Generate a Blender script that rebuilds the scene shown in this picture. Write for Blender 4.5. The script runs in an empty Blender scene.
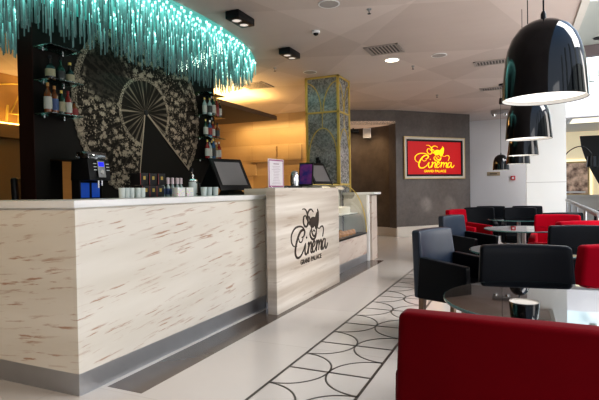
import bpy, bmesh, math, random
from mathutils import Vector, Matrix
random.seed(7)
COL = bpy.context.scene.collection
PI = math.pi
CZ = 3.16          # ceiling height

# ------------------------------------------------------------------ materials
class NT:
    def __init__(s, name):
        s.m = bpy.data.materials.new(name); s.m.use_nodes = True
        s.t = s.m.node_tree; s.b = s.t.nodes['Principled BSDF']
        s.out = s.t.nodes['Material Output']
    def n(s, typ, **kw):
        o = s.t.nodes.new(typ)
        for k, v in kw.items():
            if k.startswith('_'): setattr(o, k[1:], v)
            else:
                key = int(k[1:]) if k[0] == 'i' and k[1:].isdigit() else k.replace('__', ' ')
                s.set(o.inputs[key], v)
        return o
    def set(s, inp, v):
        if isinstance(v, bpy.types.NodeSocket): s.t.links.new(v, inp)
        else: inp.default_value = v
    def math(s, op, a, b=0.0, clamp=False):
        o = s.n('ShaderNodeMath', _operation=op, _use_clamp=clamp); s.set(o.inputs[0], a); s.set(o.inputs[1], b)
        return o.outputs[0]
    def mix(s, f, a, b):
        o = s.n('ShaderNodeMix', _data_type='RGBA'); s.set(o.inputs[0], f); s.set(o.inputs[6], a); s.set(o.inputs[7], b)
        return o.outputs[2]
    def ramp(s, f, lo, hi):
        o = s.n('ShaderNodeMapRange'); s.set(o.inputs[0], f); o.inputs[1].default_value = lo; o.inputs[2].default_value = hi
        return o.outputs[0]
    def obj(s): return s.n('ShaderNodeTexCoord').outputs['Object']
    def sep(s, v):
        o = s.n('ShaderNodeSeparateXYZ'); s.set(o.inputs[0], v); return o.outputs
    def comb(s, x, y, z=0.0):
        o = s.n('ShaderNodeCombineXYZ'); s.set(o.inputs[0], x); s.set(o.inputs[1], y); s.set(o.inputs[2], z); return o.outputs[0]
    def mapping(s, v, loc=(0,0,0), rot=(0,0,0), sc=(1,1,1)):
        o = s.n('ShaderNodeMapping'); s.set(o.inputs[0], v)
        o.inputs[1].default_value = loc; o.inputs[2].default_value = rot; o.inputs[3].default_value = sc
        return o.outputs[0]
    def noise(s, v, scale, detail=3.0, rough=0.5):
        o = s.n('ShaderNodeTexNoise'); s.set(o.inputs['Vector'], v)
        o.inputs['Scale'].default_value = scale; o.inputs['Detail'].default_value = detail; o.inputs['Roughness'].default_value = rough
        return o.outputs[0]
    def bump(s, h, strength, dist=0.01):
        o = s.n('ShaderNodeBump'); s.set(o.inputs['Height'], h)
        o.inputs['Strength'].default_value = strength; o.inputs['Distance'].default_value = dist
        s.t.links.new(o.outputs[0], s.b.inputs['Normal'])
    def fin(s, col, rough=0.5, metal=0.0, spec=0.5, emit=None, es=0.0, coat=0.0, sheen=0.0):
        s.set(s.b.inputs['Base Color'], col if isinstance(col, bpy.types.NodeSocket) else tuple(col[:3]) + (1,))
        s.set(s.b.inputs['Roughness'], rough); s.set(s.b.inputs['Metallic'], metal)
        s.set(s.b.inputs['Specular IOR Level'], spec)
        if emit is not None:
            s.set(s.b.inputs['Emission Color'], emit if isinstance(emit, bpy.types.NodeSocket) else tuple(emit[:3]) + (1,))
            s.set(s.b.inputs['Emission Strength'], es)
        s.set(s.b.inputs['Coat Weight'], coat)
        if sheen: s.set(s.b.inputs['Sheen Weight'], sheen); s.b.inputs['Sheen Roughness'].default_value = .35
        return s.m
def c4(r, g, b): return (r, g, b, 1)
def plain(name, col, rough=0.5, metal=0.0, var=0.06, scale=8.0, **kw):
    t = NT(name); n = t.noise(t.obj(), scale)
    a = tuple(max(0, c*(1-var)) for c in col); b = tuple(min(1, c*(1+var)) for c in col)
    return t.fin(t.mix(n, c4(*a), c4(*b)), rough, metal, **kw)
def emis(name, col, st, base=(.8,.8,.8)):
    t = NT(name); return t.fin(base, .5, emit=col, es=st)

M = {}
def mk_stone(name, base, base2, vein, tilt, amt, sx=1.6, sz=9.0, band=(.45,.3)):
    t = NT(name); x, y, z = t.sep(t.obj())
    s = t.math('ADD', x, y)
    zz = t.math('SUBTRACT', z, t.math('MULTIPLY', s, tilt))
    v = t.comb(t.math('MULTIPLY', s, sx), t.math('MULTIPLY', zz, sz))
    n1 = t.noise(v, 2.0, 6, .62)
    n2 = t.noise(t.mapping(v, (9,4,0), sc=(band[0],band[1],1)), 1.0, 4, .5)
    n3 = t.noise(t.mapping(v, (3,8,0), sc=(.9,.5,1)), 1.0, 3, .5)
    m = t.math('MULTIPLY', t.ramp(n1, .55, .62), t.ramp(n3, .44, .56))
    m = t.math('MULTIPLY', m, amt)
    col = t.mix(m, t.mix(t.ramp(n2, .3, .7), c4(*base), c4(*base2)), c4(*vein))
    return t.fin(col, .32, spec=.4)
M['counter_stone'] = mk_stone('cream stone with red brown veins', (.72,.675,.60), (.63,.58,.50), (.40,.24,.16), .10, .9, 1.7, 19.0)
M['travertine'] = mk_stone('banded travertine', (.72,.67,.60), (.44,.37,.30), (.34,.26,.20), .02, .6, .7, 7.5, (.5,1.1))
M['case_stone'] = mk_stone('pinkish veined stone', (.62,.54,.47), (.52,.43,.37), (.38,.22,.16), .2, .8)
M['steel'] = plain('brushed steel', (.52,.53,.55), .3, .9, .12, 3)
M['chrome'] = plain('chrome', (.8,.8,.8), .12, 1.0, .02)
M['white_top'] = plain('white solid countertop', (.74,.73,.71), .25, 0, .02)
M['cream'] = plain('cream laminate', (.66,.62,.55), .4)
M['pale'] = plain('pale grey laminate', (.52,.50,.46), .4)
M['white'] = plain('white plastic', (.78,.78,.77), .4, 0, .03)
M['black'] = plain('black plastic', (.008,.008,.009), .35, 0, .1, spec=.3)
M['black_gloss'] = plain('glossy black enamel', (.003,.003,.004), .035, 0, .02, spec=.5)
M['dark_wall'] = plain('dark brown bar wall', (.012,.0095,.0075), .6, 0, .2, 2, spec=.15)
M['red_brown'] = plain('reddish brown end panel', (.022,.006,.004), .5, 0, .2, 2, spec=.15)
M['gold'] = plain('brushed gold trim', (.62,.46,.12), .4, .35, .1)
M['brass_light'] = plain('pale gold frame', (.55,.42,.22), .35, .5, .1)
M['wood_leg'] = plain('brown wooden leg', (.22,.14,.09), .5, 0, .2, 20)
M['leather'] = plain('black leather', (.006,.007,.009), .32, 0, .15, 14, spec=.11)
M['leather_sheen'] = plain('black leather tinted for blue sheen', (.016,.025,.042), .34, 0, .15, 14, spec=.42)  # base colour tinted blue to imitate sheen on black leather
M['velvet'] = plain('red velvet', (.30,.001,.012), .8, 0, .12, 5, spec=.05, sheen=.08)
M['velvet_shaded'] = plain('red velvet darkened as shade', (.125,.0006,.004), .8, 0, .12, 5, spec=.04, sheen=.10)  # red velvet darkened in its colour for the backlit near chair
M['white_diff'] = emis('lit lamp diffuser', (1,.93,.84), 1.15)
M['red_screen'] = emis('red screen', (.46,.0,.004), .62, (.3,.0,.0))
M['yellow'] = emis('yellow lettering', (1,.62,.0), .95, (.7,.5,.0))
M['logo_dark'] = plain('dark bronze lettering', (.035,.025,.018), .4)
M['purple'] = None
M['grey_screen'] = plain('grey idle screen', (.15,.14,.14), .3, emit=(.3,.28,.28), es=.12)
M['glow_warm'] = emis('warm light strip', (1,.62,.18), 5.0)
M['glow_soft'] = emis('soft warm light strip', (1,.62,.2), 6.0)
M['downlight'] = emis('downlight glow', (1,.88,.66), 9.0)
M['spot_glow'] = emis('spot bulb', (.9,.75,.65), .6)
M['blue_lcd'] = emis('blue display', (.01,.02,1), 1.0, (.02,.02,.4))
M['blue_panel'] = emis('blue lit panel', (.0,.08,.5), .35, (.01,.05,.25))
M['trim_metal'] = plain('dark metal inlay', (.07,.062,.056), .35, .3)
M['grey_metal'] = plain('grey metal', (.33,.33,.33), .4, .5)
M['vent'] = plain('vent grey', (.36,.32,.29), .5)
M['vent_back'] = plain('vent shadow', (.09,.08,.075), .7)
M['glassware'] = plain('frosted glassware', (.50,.56,.55), .15, 0, .05, spec=.7)
M['cup'] = plain('pale cup porcelain', (.55,.60,.58), .25, 0, .05)
M['cold'] = None

def glass(name, tint, opac=.12, rough=.03, ior=1.5):
    t = NT(name); t.t.nodes.remove(t.b)
    tr = t.n('ShaderNodeBsdfTransparent'); tr.inputs[0].default_value = c4(*tint)
    gl = t.n('ShaderNodeBsdfGlossy'); gl.inputs['Color'].default_value = (1,1,1,1); gl.inputs['Roughness'].default_value = rough
    fr = t.n('ShaderNodeFresnel'); fr.inputs[0].default_value = ior
    f = t.math('ADD', fr.outputs[0], opac, clamp=True)
    mx = t.n('ShaderNodeMixShader'); t.t.links.new(f, mx.inputs[0]); t.t.links.new(tr.outputs[0], mx.inputs[1]); t.t.links.new(gl.outputs[0], mx.inputs[2])
    t.t.links.new(mx.outputs[0], t.out.inputs[0]); return t.m
M['glass'] = glass('clear glass', (.93,.96,.94), .02)
M['shelf_glass'] = glass('green edged shelf glass', (.35,.55,.50), .05)
M['table_glass'] = glass('smoked reflective table glass', (.10,.115,.11), .10, .02, 1.9)
M['glass_rim'] = plain('green glass edge', (.07,.17,.16), .15, 0, .1, spec=.8)

def mk_ceiling():
    t = NT('mottled plaster ceiling'); o = t.obj()
    a = t.n('ShaderNodeTexChecker'); t.set(a.inputs[0], t.mapping(o, rot=(0,0,.55), sc=(.62,.30,1))); a.inputs[3].default_value = 1.0
    b = t.n('ShaderNodeTexChecker'); t.set(b.inputs[0], t.mapping(o, (.4,.2,0), rot=(0,0,-.62), sc=(.30,.62,1))); b.inputs[3].default_value = 1.0
    n = t.noise(t.mapping(o, sc=(1,1,1)), 1.6, 5, .6)
    n2 = t.noise(t.mapping(o, rot=(0,0,.4), sc=(.6,3,1)), 1.5, 4, .6)
    f = t.math('ADD', t.math('MULTIPLY', a.outputs[1], .28), t.math('MULTIPLY', b.outputs[1], .28))
    f = t.math('ADD', f, t.math('MULTIPLY', t.math('ADD', n, n2), .24))
    return t.fin(t.mix(f, c4(.46,.385,.345), c4(.66,.575,.53)), .6)
M['ceiling'] = mk_ceiling()
def mk_floor():
    t = NT('pale polished stone tiles'); o = t.obj()
    b = t.n('ShaderNodeTexBrick', _offset=0.0); t.set(b.inputs['Vector'], t.mapping(o, (.263,.16,0)))
    b.inputs['Color1'].default_value = c4(.56,.53,.50); b.inputs['Color2'].default_value = c4(.53,.50,.47)
    b.inputs['Mortar'].default_value = c4(.47,.44,.41); b.inputs['Scale'].default_value = 1.0
    b.inputs['Mortar Size'].default_value = .004; b.inputs['Brick Width'].default_value = 1.16; b.inputs['Row Height'].default_value = 1.17
    n = t.noise(o, 1.3, 6, .6)
    return t.fin(t.mix(t.math('MULTIPLY', n, .28), b.outputs[0], c4(.50,.45,.41)), .16, spec=.5)
M['floor'] = mk_floor()
M['strip'] = plain('dark brown polished tile', (.095,.075,.062), .14, 0, .25, 3)
def mk_plaster():
    t = NT('grey brown textured plaster'); o = t.obj()
    n = t.noise(o, 1.2, 8, .65); n2 = t.noise(o, 14, 4, .6)
    f = t.math('ADD', t.math('MULTIPLY', n, .7), t.math('MULTIPLY', n2, .3))
    return t.fin(t.mix(t.ramp(f, .3, .7), c4(.075,.063,.057), c4(.165,.142,.13)), .38)
M['plaster'] = mk_plaster()
def mk_plaster2():
    t = NT('dark brown plaster'); o = t.obj(); n = t.noise(o, 2.2, 7, .7)
    return t.fin(t.mix(t.ramp(n, .3, .7), c4(.085,.062,.045), c4(.17,.13,.095)), .5)
M['plaster_dark'] = mk_plaster2()
M['skirt'] = plain('pale marble skirting', (.60,.55,.49), .3, 0, .08, 4)
M['white_wall'] = plain('white painted wall', (.82,.80,.80), .5, 0, .02, 1)
def mk_pillar():
    t = NT('pale grey pillar tiles'); x, y, z = t.sep(t.obj())
    l = t.math('LESS_THAN', t.math('ABSOLUTE', t.math('SUBTRACT', z, 1.30)), .006)
    n = t.noise(t.obj(), .9, 3)
    return t.fin(t.mix(l, t.mix(n, c4(.70,.71,.69), c4(.78,.785,.77)), c4(.40,.40,.39)), .3)
M['pillar'] = mk_pillar()
def mk_warm():
    t = NT('warm travertine slabs'); x, y, z = t.sep(t.obj())
    b = t.n('ShaderNodeTexBrick', _offset=.5); t.set(b.inputs['Vector'], t.comb(x, z))
    b.inputs['Color1'].default_value = c4(.54,.41,.26); b.inputs['Color2'].default_value = c4(.36,.26,.15)
    b.inputs['Mortar'].default_value = c4(.30,.20,.10); b.inputs['Scale'].default_value = 1.0
    b.inputs['Mortar Size'].default_value = .004; b.inputs['Brick Width'].default_value = 1.05; b.inputs['Row Height'].default_value = .40
    n = t.noise(t.comb(t.math('MULTIPLY', x, 1.0), t.math('MULTIPLY', z, 9)), 1.5, 6, .6)
    return t.fin(t.mix(t.math('MULTIPLY', n, .6), b.outputs[0], c4(.36,.24,.13)), .4)
M['warm'] = mk_warm()
M['brown_slab'] = plain('brown soffit', (.11,.07,.04), .6, 0, .1, 2)
M['ochre'] = plain('ochre painted wall', (.30,.17,.055), .6, 0, .1, 1.5)
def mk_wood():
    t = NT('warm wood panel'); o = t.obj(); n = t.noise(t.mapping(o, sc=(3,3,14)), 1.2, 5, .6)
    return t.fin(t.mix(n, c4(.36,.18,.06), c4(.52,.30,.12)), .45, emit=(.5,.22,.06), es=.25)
M['wood'] = mk_wood()
def mk_mirror():
    t = NT('aged antique mirror'); o = t.obj()
    n = t.noise(o, 5.5, 8, .7); n2 = t.noise(o, 30, 4, .6)
    m = t.ramp(t.math('ADD', t.math('MULTIPLY', n, .7), t.math('MULTIPLY', n2, .3)), .40, .60)
    col = t.mix(m, c4(.17,.175,.17), c4(.42,.425,.41))
    return t.fin(col, t.math('ADD', t.math('MULTIPLY', n2, .35), .10), .35)
M['mirror'] = mk_mirror()
def mk_fan():
    t = NT('lace patterned fan artwork'); o = t.obj(); x, y, z = t.sep(o)
    r = t.math('SQRT', t.math('ADD', t.math('MULTIPLY', y, y), t.math('MULTIPLY', z, z)))
    th = t.math('ARCTAN2', z, y)
    p2 = t.comb(y, z)
    fine = t.noise(p2, 52, 4, .75)
    leafn = t.n('ShaderNodeTexVoronoi', _feature='F1'); t.set(leafn.inputs['Vector'], t.comb(t.math('ADD', y, t.math('MULTIPLY', t.noise(p2, 6, 2), .25)), z)); leafn.inputs['Scale'].default_value = 12.5
    dots = t.n('ShaderNodeTexVoronoi', _feature='F1'); t.set(dots.inputs['Vector'], p2); dots.inputs['Scale'].default_value = 34
    big = t.noise(t.mapping(p2, (5.3,1.9,0)), 2.0, 2, .5)
    leaf = t.ramp(t.math('ADD', leafn.outputs['Distance'], t.math('MULTIPLY', fine, 1.3)), 1.10, .94)
    lace = t.ramp(t.math('ADD', dots.outputs['Distance'], t.math('MULTIPLY', fine, .8)), .80, .62)
    dens = t.ramp(big, .36, .50)
    # a darker patch of plain fan towards the upper left
    dy = t.math('ADD', y, .62); dz = t.math('SUBTRACT', z, .36)
    patch = t.ramp(t.math('ADD', t.math('SQRT', t.math('ADD', t.math('MULTIPLY', dy, dy), t.math('MULTIPLY', dz, dz))), t.math('MULTIPLY', fine, .25)), .38, .52)
    outer = t.math('ADD', t.math('MULTIPLY', leaf, .75), t.math('MULTIPLY', t.math('MULTIPLY', lace, dens), .55), clamp=True)
    outer = t.math('MULTIPLY', outer, t.math('ADD', t.math('MULTIPLY', patch, .92), .08))
    rim = t.math('MULTIPLY', t.math('GREATER_THAN', r, 1.03), t.ramp(fine, .46, .58))
    outer = t.math('MAXIMUM', outer, t.math('MULTIPLY', rim, .9))
    ring = t.math('LESS_THAN', t.math('ABSOLUTE', t.math('SUBTRACT', r, .425)), .022)
    ring = t.math('MULTIPLY', ring, t.ramp(fine, .44, .60))
    ribs = t.ramp(t.math('SINE', t.math('MULTIPLY', th, 30)), -.1, .8)
    ribn = t.noise(t.comb(t.math('MULTIPLY', th, 5), r), 2.0, 3)
    ribs = t.math('MULTIPLY', ribs, t.ramp(ribn, .42, .68))
    spokes = t.ramp(t.math('SINE', t.math('MULTIPLY', th, 60)), .3, .9)
    outer = t.math('MAXIMUM', outer, t.math('MULTIPLY', t.math('MULTIPLY', spokes, fine), .10))
    inner = t.math('MULTIPLY', ribs, .75)
    isin = t.math('LESS_THAN', r, .41)
    m = t.math('ADD', t.math('MULTIPLY', isin, inner), t.math('MULTIPLY', t.math('SUBTRACT', 1.0, isin), outer))
    m = t.math('MAXIMUM', m, ring)
    # guard sticks by both ends of the open wedge
    for a in (math.radians(-40.5), math.radians(-98.0)):
        d = t.math('ABSOLUTE', t.math('SUBTRACT', t.math('MULTIPLY', y, math.sin(a)), t.math('MULTIPLY', z, math.cos(a))))
        al = t.math('ADD', t.math('MULTIPLY', y, math.cos(a)), t.math('MULTIPLY', z, math.sin(a)))
        st = t.math('MULTIPLY', t.math('LESS_THAN', d, .022), t.math('GREATER_THAN', al, 0.02))
        m = t.math('MAXIMUM', m, t.math('MULTIPLY', st, .85))
    return t.fin(t.mix(m, c4(.016,.011,.008), c4(.40,.315,.24)), .6, spec=.1)
M['fan'] = mk_fan()
def mk_rod(st):
    t = NT('teal lit glass rod'); t.t.nodes.remove(t.b)
    x, y, z = t.sep(t.obj())
    f = t.ramp(z, -.36, -.02); f2 = t.math('POWER', f, 2.4)
    q = t.math('FRACT', t.math('MULTIPLY', t.math('SINE', t.math('ADD', t.math('MULTIPLY', t.math('ROUND', t.math('MULTIPLY', x, 12.5)), 12.99), t.math('MULTIPLY', t.math('ROUND', t.math('MULTIPLY', y, 12.5)), 78.2))), 437.5))
    col = t.mix(f, c4(.30,.47,.45), c4(.24,.90,.82))
    s_ = t.math('MULTIPLY', t.math('ADD', t.math('MULTIPLY', f2, 1.5), .24), t.math('ADD', t.math('MULTIPLY', q, .9), .5))
    em = t.n('ShaderNodeEmission'); t.set(em.inputs[0], col); t.set(em.inputs[1], t.math('MULTIPLY', s_, st))
    gl = t.n('ShaderNodeBsdfGlossy'); gl.inputs[0].default_value = c4(.5,.75,.7); gl.inputs['Roughness'].default_value = .1
    tr = t.n('ShaderNodeBsdfTransparent'); tr.inputs[0].default_value = c4(.80,.95,.93)
    m1 = t.n('ShaderNodeMixShader'); m1.inputs[0].default_value = .12; t.t.links.new(em.outputs[0], m1.inputs[1]); t.t.links.new(gl.outputs[0], m1.inputs[2])
    m2 = t.n('ShaderNodeMixShader'); m2.inputs[0].default_value = .30; t.t.links.new(m1.outputs[0], m2.inputs[1]); t.t.links.new(tr.outputs[0], m2.inputs[2])
    t.t.links.new(m2.outputs[0], t.out.inputs[0]); return t.m
M['rod'] = mk_rod(1.0)
M['rod_cap'] = emis('bright rod tip', (.55,1,.93), 2.2)
M['teal_plate'] = emis('teal lit mirror plate', (.05,.55,.46), .45, (.2,.4,.38))
def mk_purple():
    t = NT('purple tablet screen'); x, y, z = t.sep(t.obj()); n = t.noise(t.obj(), 9, 3)
    c = t.mix(t.ramp(n,.4,.6), c4(.02,.015,.09), c4(.10,.02,.10)); return t.fin(c, .2, emit=c, es=.5)
M['purple'] = mk_purple()
def mk_poster():
    t = NT('brown photographic poster'); n = t.noise(t.obj(), 4.2, 4, .55)
    c = t.mix(t.ramp(n,.36,.62), c4(.10,.06,.045), c4(.50,.36,.27)); return t.fin(c, .4, emit=c, es=.45)
M['poster'] = mk_poster()
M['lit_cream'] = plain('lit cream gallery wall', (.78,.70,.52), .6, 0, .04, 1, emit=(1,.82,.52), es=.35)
M['gallery_ceiling'] = plain('gallery ceiling', (.62,.60,.55), .6)
M['grey_green'] = plain('pale grey green soffit', (.50,.52,.47), .6, 0, .06, 1)
M['dark_band'] = plain('dark brown fascia', (.13,.10,.10), .6, 0, .1, 1)
M['sky_glow'] = None
t_ = NT('bright frosted skylight glazing'); n_ = t_.noise(t_.obj(), 2.0, 3)
M['sky_glow'] = t_.fin((.7,.8,.8), .4, emit=t_.mix(t_.ramp(n_,.4,.6), c4(.62,.80,.82), c4(.95,1,1)), es=.62)

# ------------------------------------------------------------------ mesh tools
class MB:
    def __init__(s): s.b = bmesh.new(); s.smooth = False
    def _join(s, t, mat=None):
        if mat is not None: bmesh.ops.transform(t, matrix=mat, verts=t.verts)
        me = bpy.data.meshes.new('tmp'); t.to_mesh(me); t.free(); s.b.from_mesh(me); bpy.data.meshes.remove(me)
    def box(s, lo, hi, bev=0.0, seg=2, mat=None):
        t = bmesh.new(); bmesh.ops.create_cube(t, size=1.0)
        c = [(a+b)/2 for a, b in zip(lo, hi)]; d = [abs(b-a) for a, b in zip(lo, hi)]
        bmesh.ops.scale(t, vec=d, verts=t.verts); bmesh.ops.translate(t, vec=c, verts=t.verts)
        if bev: bmesh.ops.bevel(t, geom=t.edges[:], offset=min(bev, min(d)*.49), segments=seg, profile=.6, affect='EDGES', clamp_overlap=True)
        s._join(t, mat); return s
    def hexa(s, pts, bev=0.0, seg=2, mat=None):      # 8 points: bottom ring 4, top ring 4
        t = bmesh.new(); v = [t.verts.new(p) for p in pts]
        for f in ((0,3,2,1),(4,5,6,7),(0,1,5,4),(1,2,6,5),(2,3,7,6),(3,0,4,7)): t.faces.new([v[i] for i in f])
        bmesh.ops.recalc_face_normals(t, faces=t.faces)
        if bev: bmesh.ops.bevel(t, geom=t.edges[:], offset=bev, segments=seg, profile=.6, affect='EDGES', clamp_overlap=True)
        s._join(t, mat); return s
    def lathe(s, prof, n=24, c=(0,0,0), mat=None):
        t = bmesh.new(); rings = []
        for r, z in prof:
            if r < 1e-5: rings.append([t.verts.new((c[0], c[1], c[2]+z))])
            else: rings.append([t.verts.new((c[0]+r*math.cos(2*PI*i/n), c[1]+r*math.sin(2*PI*i/n), c[2]+z)) for i in range(n)])
        for a, b in zip(rings, rings[1:]):
            for i in range(n):
                j = (i+1) % n
                if len(a) == 1 and len(b) == 1: continue
                if len(a) == 1: t.faces.new((a[0], b[j], b[i]))
                elif len(b) == 1: t.faces.new((a[i], a[j], b[0]))
                else: t.faces.new((a[i], a[j], b[j], b[i]))
        bmesh.ops.recalc_face_normals(t, faces=t.faces)
        s._join(t, mat); return s
    def tube(s, pts, r, n=8, taper=None):
        t = bmesh.new(); pts = [Vector(p) for p in pts]; rings = []
        for k, p in enumerate(pts):
            d = (pts[min(k+1, len(pts)-1)] - pts[max(k-1, 0)]).normalized()
            up = Vector((0,0,1)) if abs(d.z) < .95 else Vector((1,0,0))
            a = d.cross(up).normalized(); b = a.cross(d)
            rr = r if taper is None else r + (taper-r)*k/(len(pts)-1)
            rings.append([t.verts.new(p + a*rr*math.cos(2*PI*i/n) + b*rr*math.sin(2*PI*i/n)) for i in range(n)])
        for a, b in zip(rings, rings[1:]):
            for i in range(n): t.faces.new((a[i], a[(i+1)%n], b[(i+1)%n], b[i]))
        t.faces.new(rings[0][::-1]); t.faces.new(rings[-1])
        bmesh.ops.recalc_face_normals(t, faces=t.faces)
        s._join(t); return s
    def prism(s, pts, ext):                # polygon of 3-D points extruded by a vector
        t = bmesh.new(); e = Vector(ext)
        a = [t.verts.new(p) for p in pts]; b = [t.verts.new(Vector(p)+e) for p in pts]
        t.faces.new(a); t.faces.new(b[::-1])
        for i in range(len(a)): t.faces.new((a[i], b[i], b[(i+1)%len(a)], a[(i+1)%len(a)]))
        bmesh.ops.recalc_face_normals(t, faces=t.faces); s._join(t); return s
    def strip(s, pts2, w, fr, depth=.004, w2=None, closed=False):   # ribbon stroke in a plane frame fr = (origin, axis a, axis b, normal)
        O, A, B, N = fr; t = bmesh.new(); P = [Vector((p[0], p[1])) for p in pts2]; L = []
        n = len(P)
        for k in range(n):
            d = (P[(k+1) % n if closed else min(k+1, n-1)] - P[(k-1) % n if closed else max(k-1, 0)])
            if d.length < 1e-9: d = Vector((1, 0))
            d.normalize(); q = Vector((-d.y, d.x))
            ww = w if w2 is None else w + (w2-w)*math.sin(PI*k/(n-1))
            L.append((P[k]+q*ww/2, P[k]-q*ww/2))
        def W(p, h): return O + A*p.x + B*p.y + N*h
        top = [(t.verts.new(W(a, depth)), t.verts.new(W(b, depth))) for a, b in L]
        bot = [(t.verts.new(W(a, 0)), t.verts.new(W(b, 0))) for a, b in L]
        rng = range(n) if closed else range(n-1)
        for k in rng:
            j = (k+1) % n
            t.faces.new((top[k][0], top[k][1], top[j][1], top[j][0]))
            t.faces.new((top[k][0], top[j][0], bot[j][0], bot[k][0])); t.faces.new((top[k][1], bot[k][1], bot[j][1], top[j][1]))
        if not closed:
            t.faces.new((top[0][0], bot[0][0], bot[0][1], top[0][1])); t.faces.new((top[-1][0], top[-1][1], bot[-1][1], bot[-1][0]))
        s._join(t); return s
    def build(s, name, mat, parent=None, smooth=None, loc=None, angle=35):
        me = bpy.data.meshes.new(name); s.b.normal_update(); s.b.to_mesh(me); s.b.free()
        o = bpy.data.objects.new(name, me); COL.objects.link(o); me.materials.append(mat)
        if smooth is not False:
            me.polygons.foreach_set('use_smooth', [True]*len(me.polygons))
            me.set_sharp_from_angle(angle=math.radians(angle))
        if loc: o.location = loc
        if parent: o.parent = parent
        return o
def tag(o, label=None, cat=None, group=None, kind=None):
    if label: o['label'] = label
    if cat: o['category'] = cat
    if group: o['group'] = group
    if kind: o['kind'] = kind
    return o
def empty(name, loc, rz=0, label=None, cat=None, group=None):
    o = bpy.data.objects.new(name, None); COL.objects.link(o); o.location = loc; o.rotation_euler = (0,0,rz); o.empty_display_size = .1
    return tag(o, label, cat, group)
def struct(o): o['kind'] = 'structure'; return o
def dup(o, parent=None):
    c = o.copy(); COL.objects.link(c); c.parent = parent
    for ch in list(o.children): dup(ch, c)
    return c
def catmull(P, n=8):
    P = [Vector(p) for p in P]; Q = [P[0]*2-P[1]] + P + [P[-1]*2-P[-2]]; out = []
    for i in range(1, len(Q)-2):
        for k in range(n):
            t = k/n; a, b, c, d = Q[i-1], Q[i], Q[i+1], Q[i+2]
            out.append(.5*((2*b)+(c-a)*t+(2*a-5*b+4*c-d)*t*t+(3*b-a-3*c+d)*t**3))
    out.append(P[-1]); return out
def text_mesh(body, name, size_w, fr, mat, parent, off=.0, depth=.004, height=None):
    cu = bpy.data.curves.new('t', 'FONT'); cu.body = body; cu.align_x = 'CENTER'; cu.align_y = 'CENTER'; cu.offset = off; cu.extrude = .02
    ob = bpy.data.objects.new('t', cu); COL.objects.link(ob); bpy.context.view_layer.update()
    me = bpy.data.meshes.new_from_object(ob.evaluated_get(bpy.context.evaluated_depsgraph_get()))
    xs = [v.co.x for v in me.vertices]; ys = [v.co.y for v in me.vertices]
    w = max(xs)-min(xs); h = max(ys)-min(ys); cx = (max(xs)+min(xs))/2; cy = (max(ys)+min(ys))/2
    sc = size_w/w; sy = sc if height is None else height/h; O, A, B, N = fr
    for v in me.vertices:
        p = O + A*((v.co.x-cx)*sc) + B*((v.co.y-cy)*sy) + N*((v.co.z+.02)/.04*depth); v.co = p
    bpy.data.objects.remove(ob); bpy.data.curves.remove(cu)
    o = bpy.data.objects.new(name, me); COL.objects.link(o); me.materials.clear(); me.materials.append(mat); o.parent = parent
    return o

# ------------------------------------------------------------------ camera (from fitted perspective)
yaw, pitch, roll = .426067, .0193512, -.0169657
F = Vector((-math.sin(yaw)*math.cos(pitch), math.cos(yaw)*math.cos(pitch), -math.sin(pitch)))
R0 = Vector((math.cos(yaw), math.sin(yaw), 0)); U0 = R0.cross(F)
R_ = R0*math.cos(roll) + U0*math.sin(roll); U_ = -R0*math.sin(roll) + U0*math.cos(roll)
cam = bpy.data.cameras.new('camera'); cam.sensor_width = 36; cam.lens = 482.737*36/599; cam.clip_start = .05
co = bpy.data.objects.new('camera', cam); COL.objects.link(co)
m3 = Matrix((R_, U_, -F)).transposed(); co.matrix_world = Matrix.Translation((0,0,1.2)) @ m3.to_4x4()
bpy.context.scene.camera = co

# ------------------------------------------------------------------ the setting
struct(MB().box((-11,-5,-.1),(9,24,0)).build('floor', M['floor'], smooth=False))
t = MB().box((-11,-5,CZ),(.655,16,CZ+.5)); struct(t.build('ceiling', M['ceiling'], smooth=False))
struct(MB().box((-11,-5.2,0),(9,-5,3.6)).build('wall_rear', M['white_wall'], smooth=False))
struct(MB().box((-11.2,-5,0),(-11,16,3.6)).build('wall_far_left', M['ochre'], smooth=False))
# ochre room seen past the bar wall's near end
struct(MB().box((-7.7,2.0,0),(-7.5,11,2.12)).box((-7.7,2.0,2.12),(-7.38,11,2.34),.01).box((-7.7,2,2.34),(-7.5,11,CZ)).build('wall_left', M['ochre']))
struct(MB().box((-7.49,2.2,2.345),(-7.40,8,2.365)).build('trim_3', M['glow_warm']))
# travertine wall behind the bar
struct(MB().box((-7.5,11.0,0),(-3.9,11.2,CZ)).build('wall_behind_bar', M['warm'], smooth=False))
wb = MB()
for x0, x1, z0, z1, d in ((-6.35,-5.6,1.95,2.35,.06),(-5.55,-4.9,1.98,2.36,.05),(-6.9,-6.2,1.62,1.9,.05),(-5.6,-4.75,1.3,1.62,.08),(-4.85,-4.3,1.55,1.9,.05)):
    wb.box((x0,11-d,z0),(x1,11.01,z1),.004)
struct(wb.build('trim_4', M['warm']))
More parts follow.
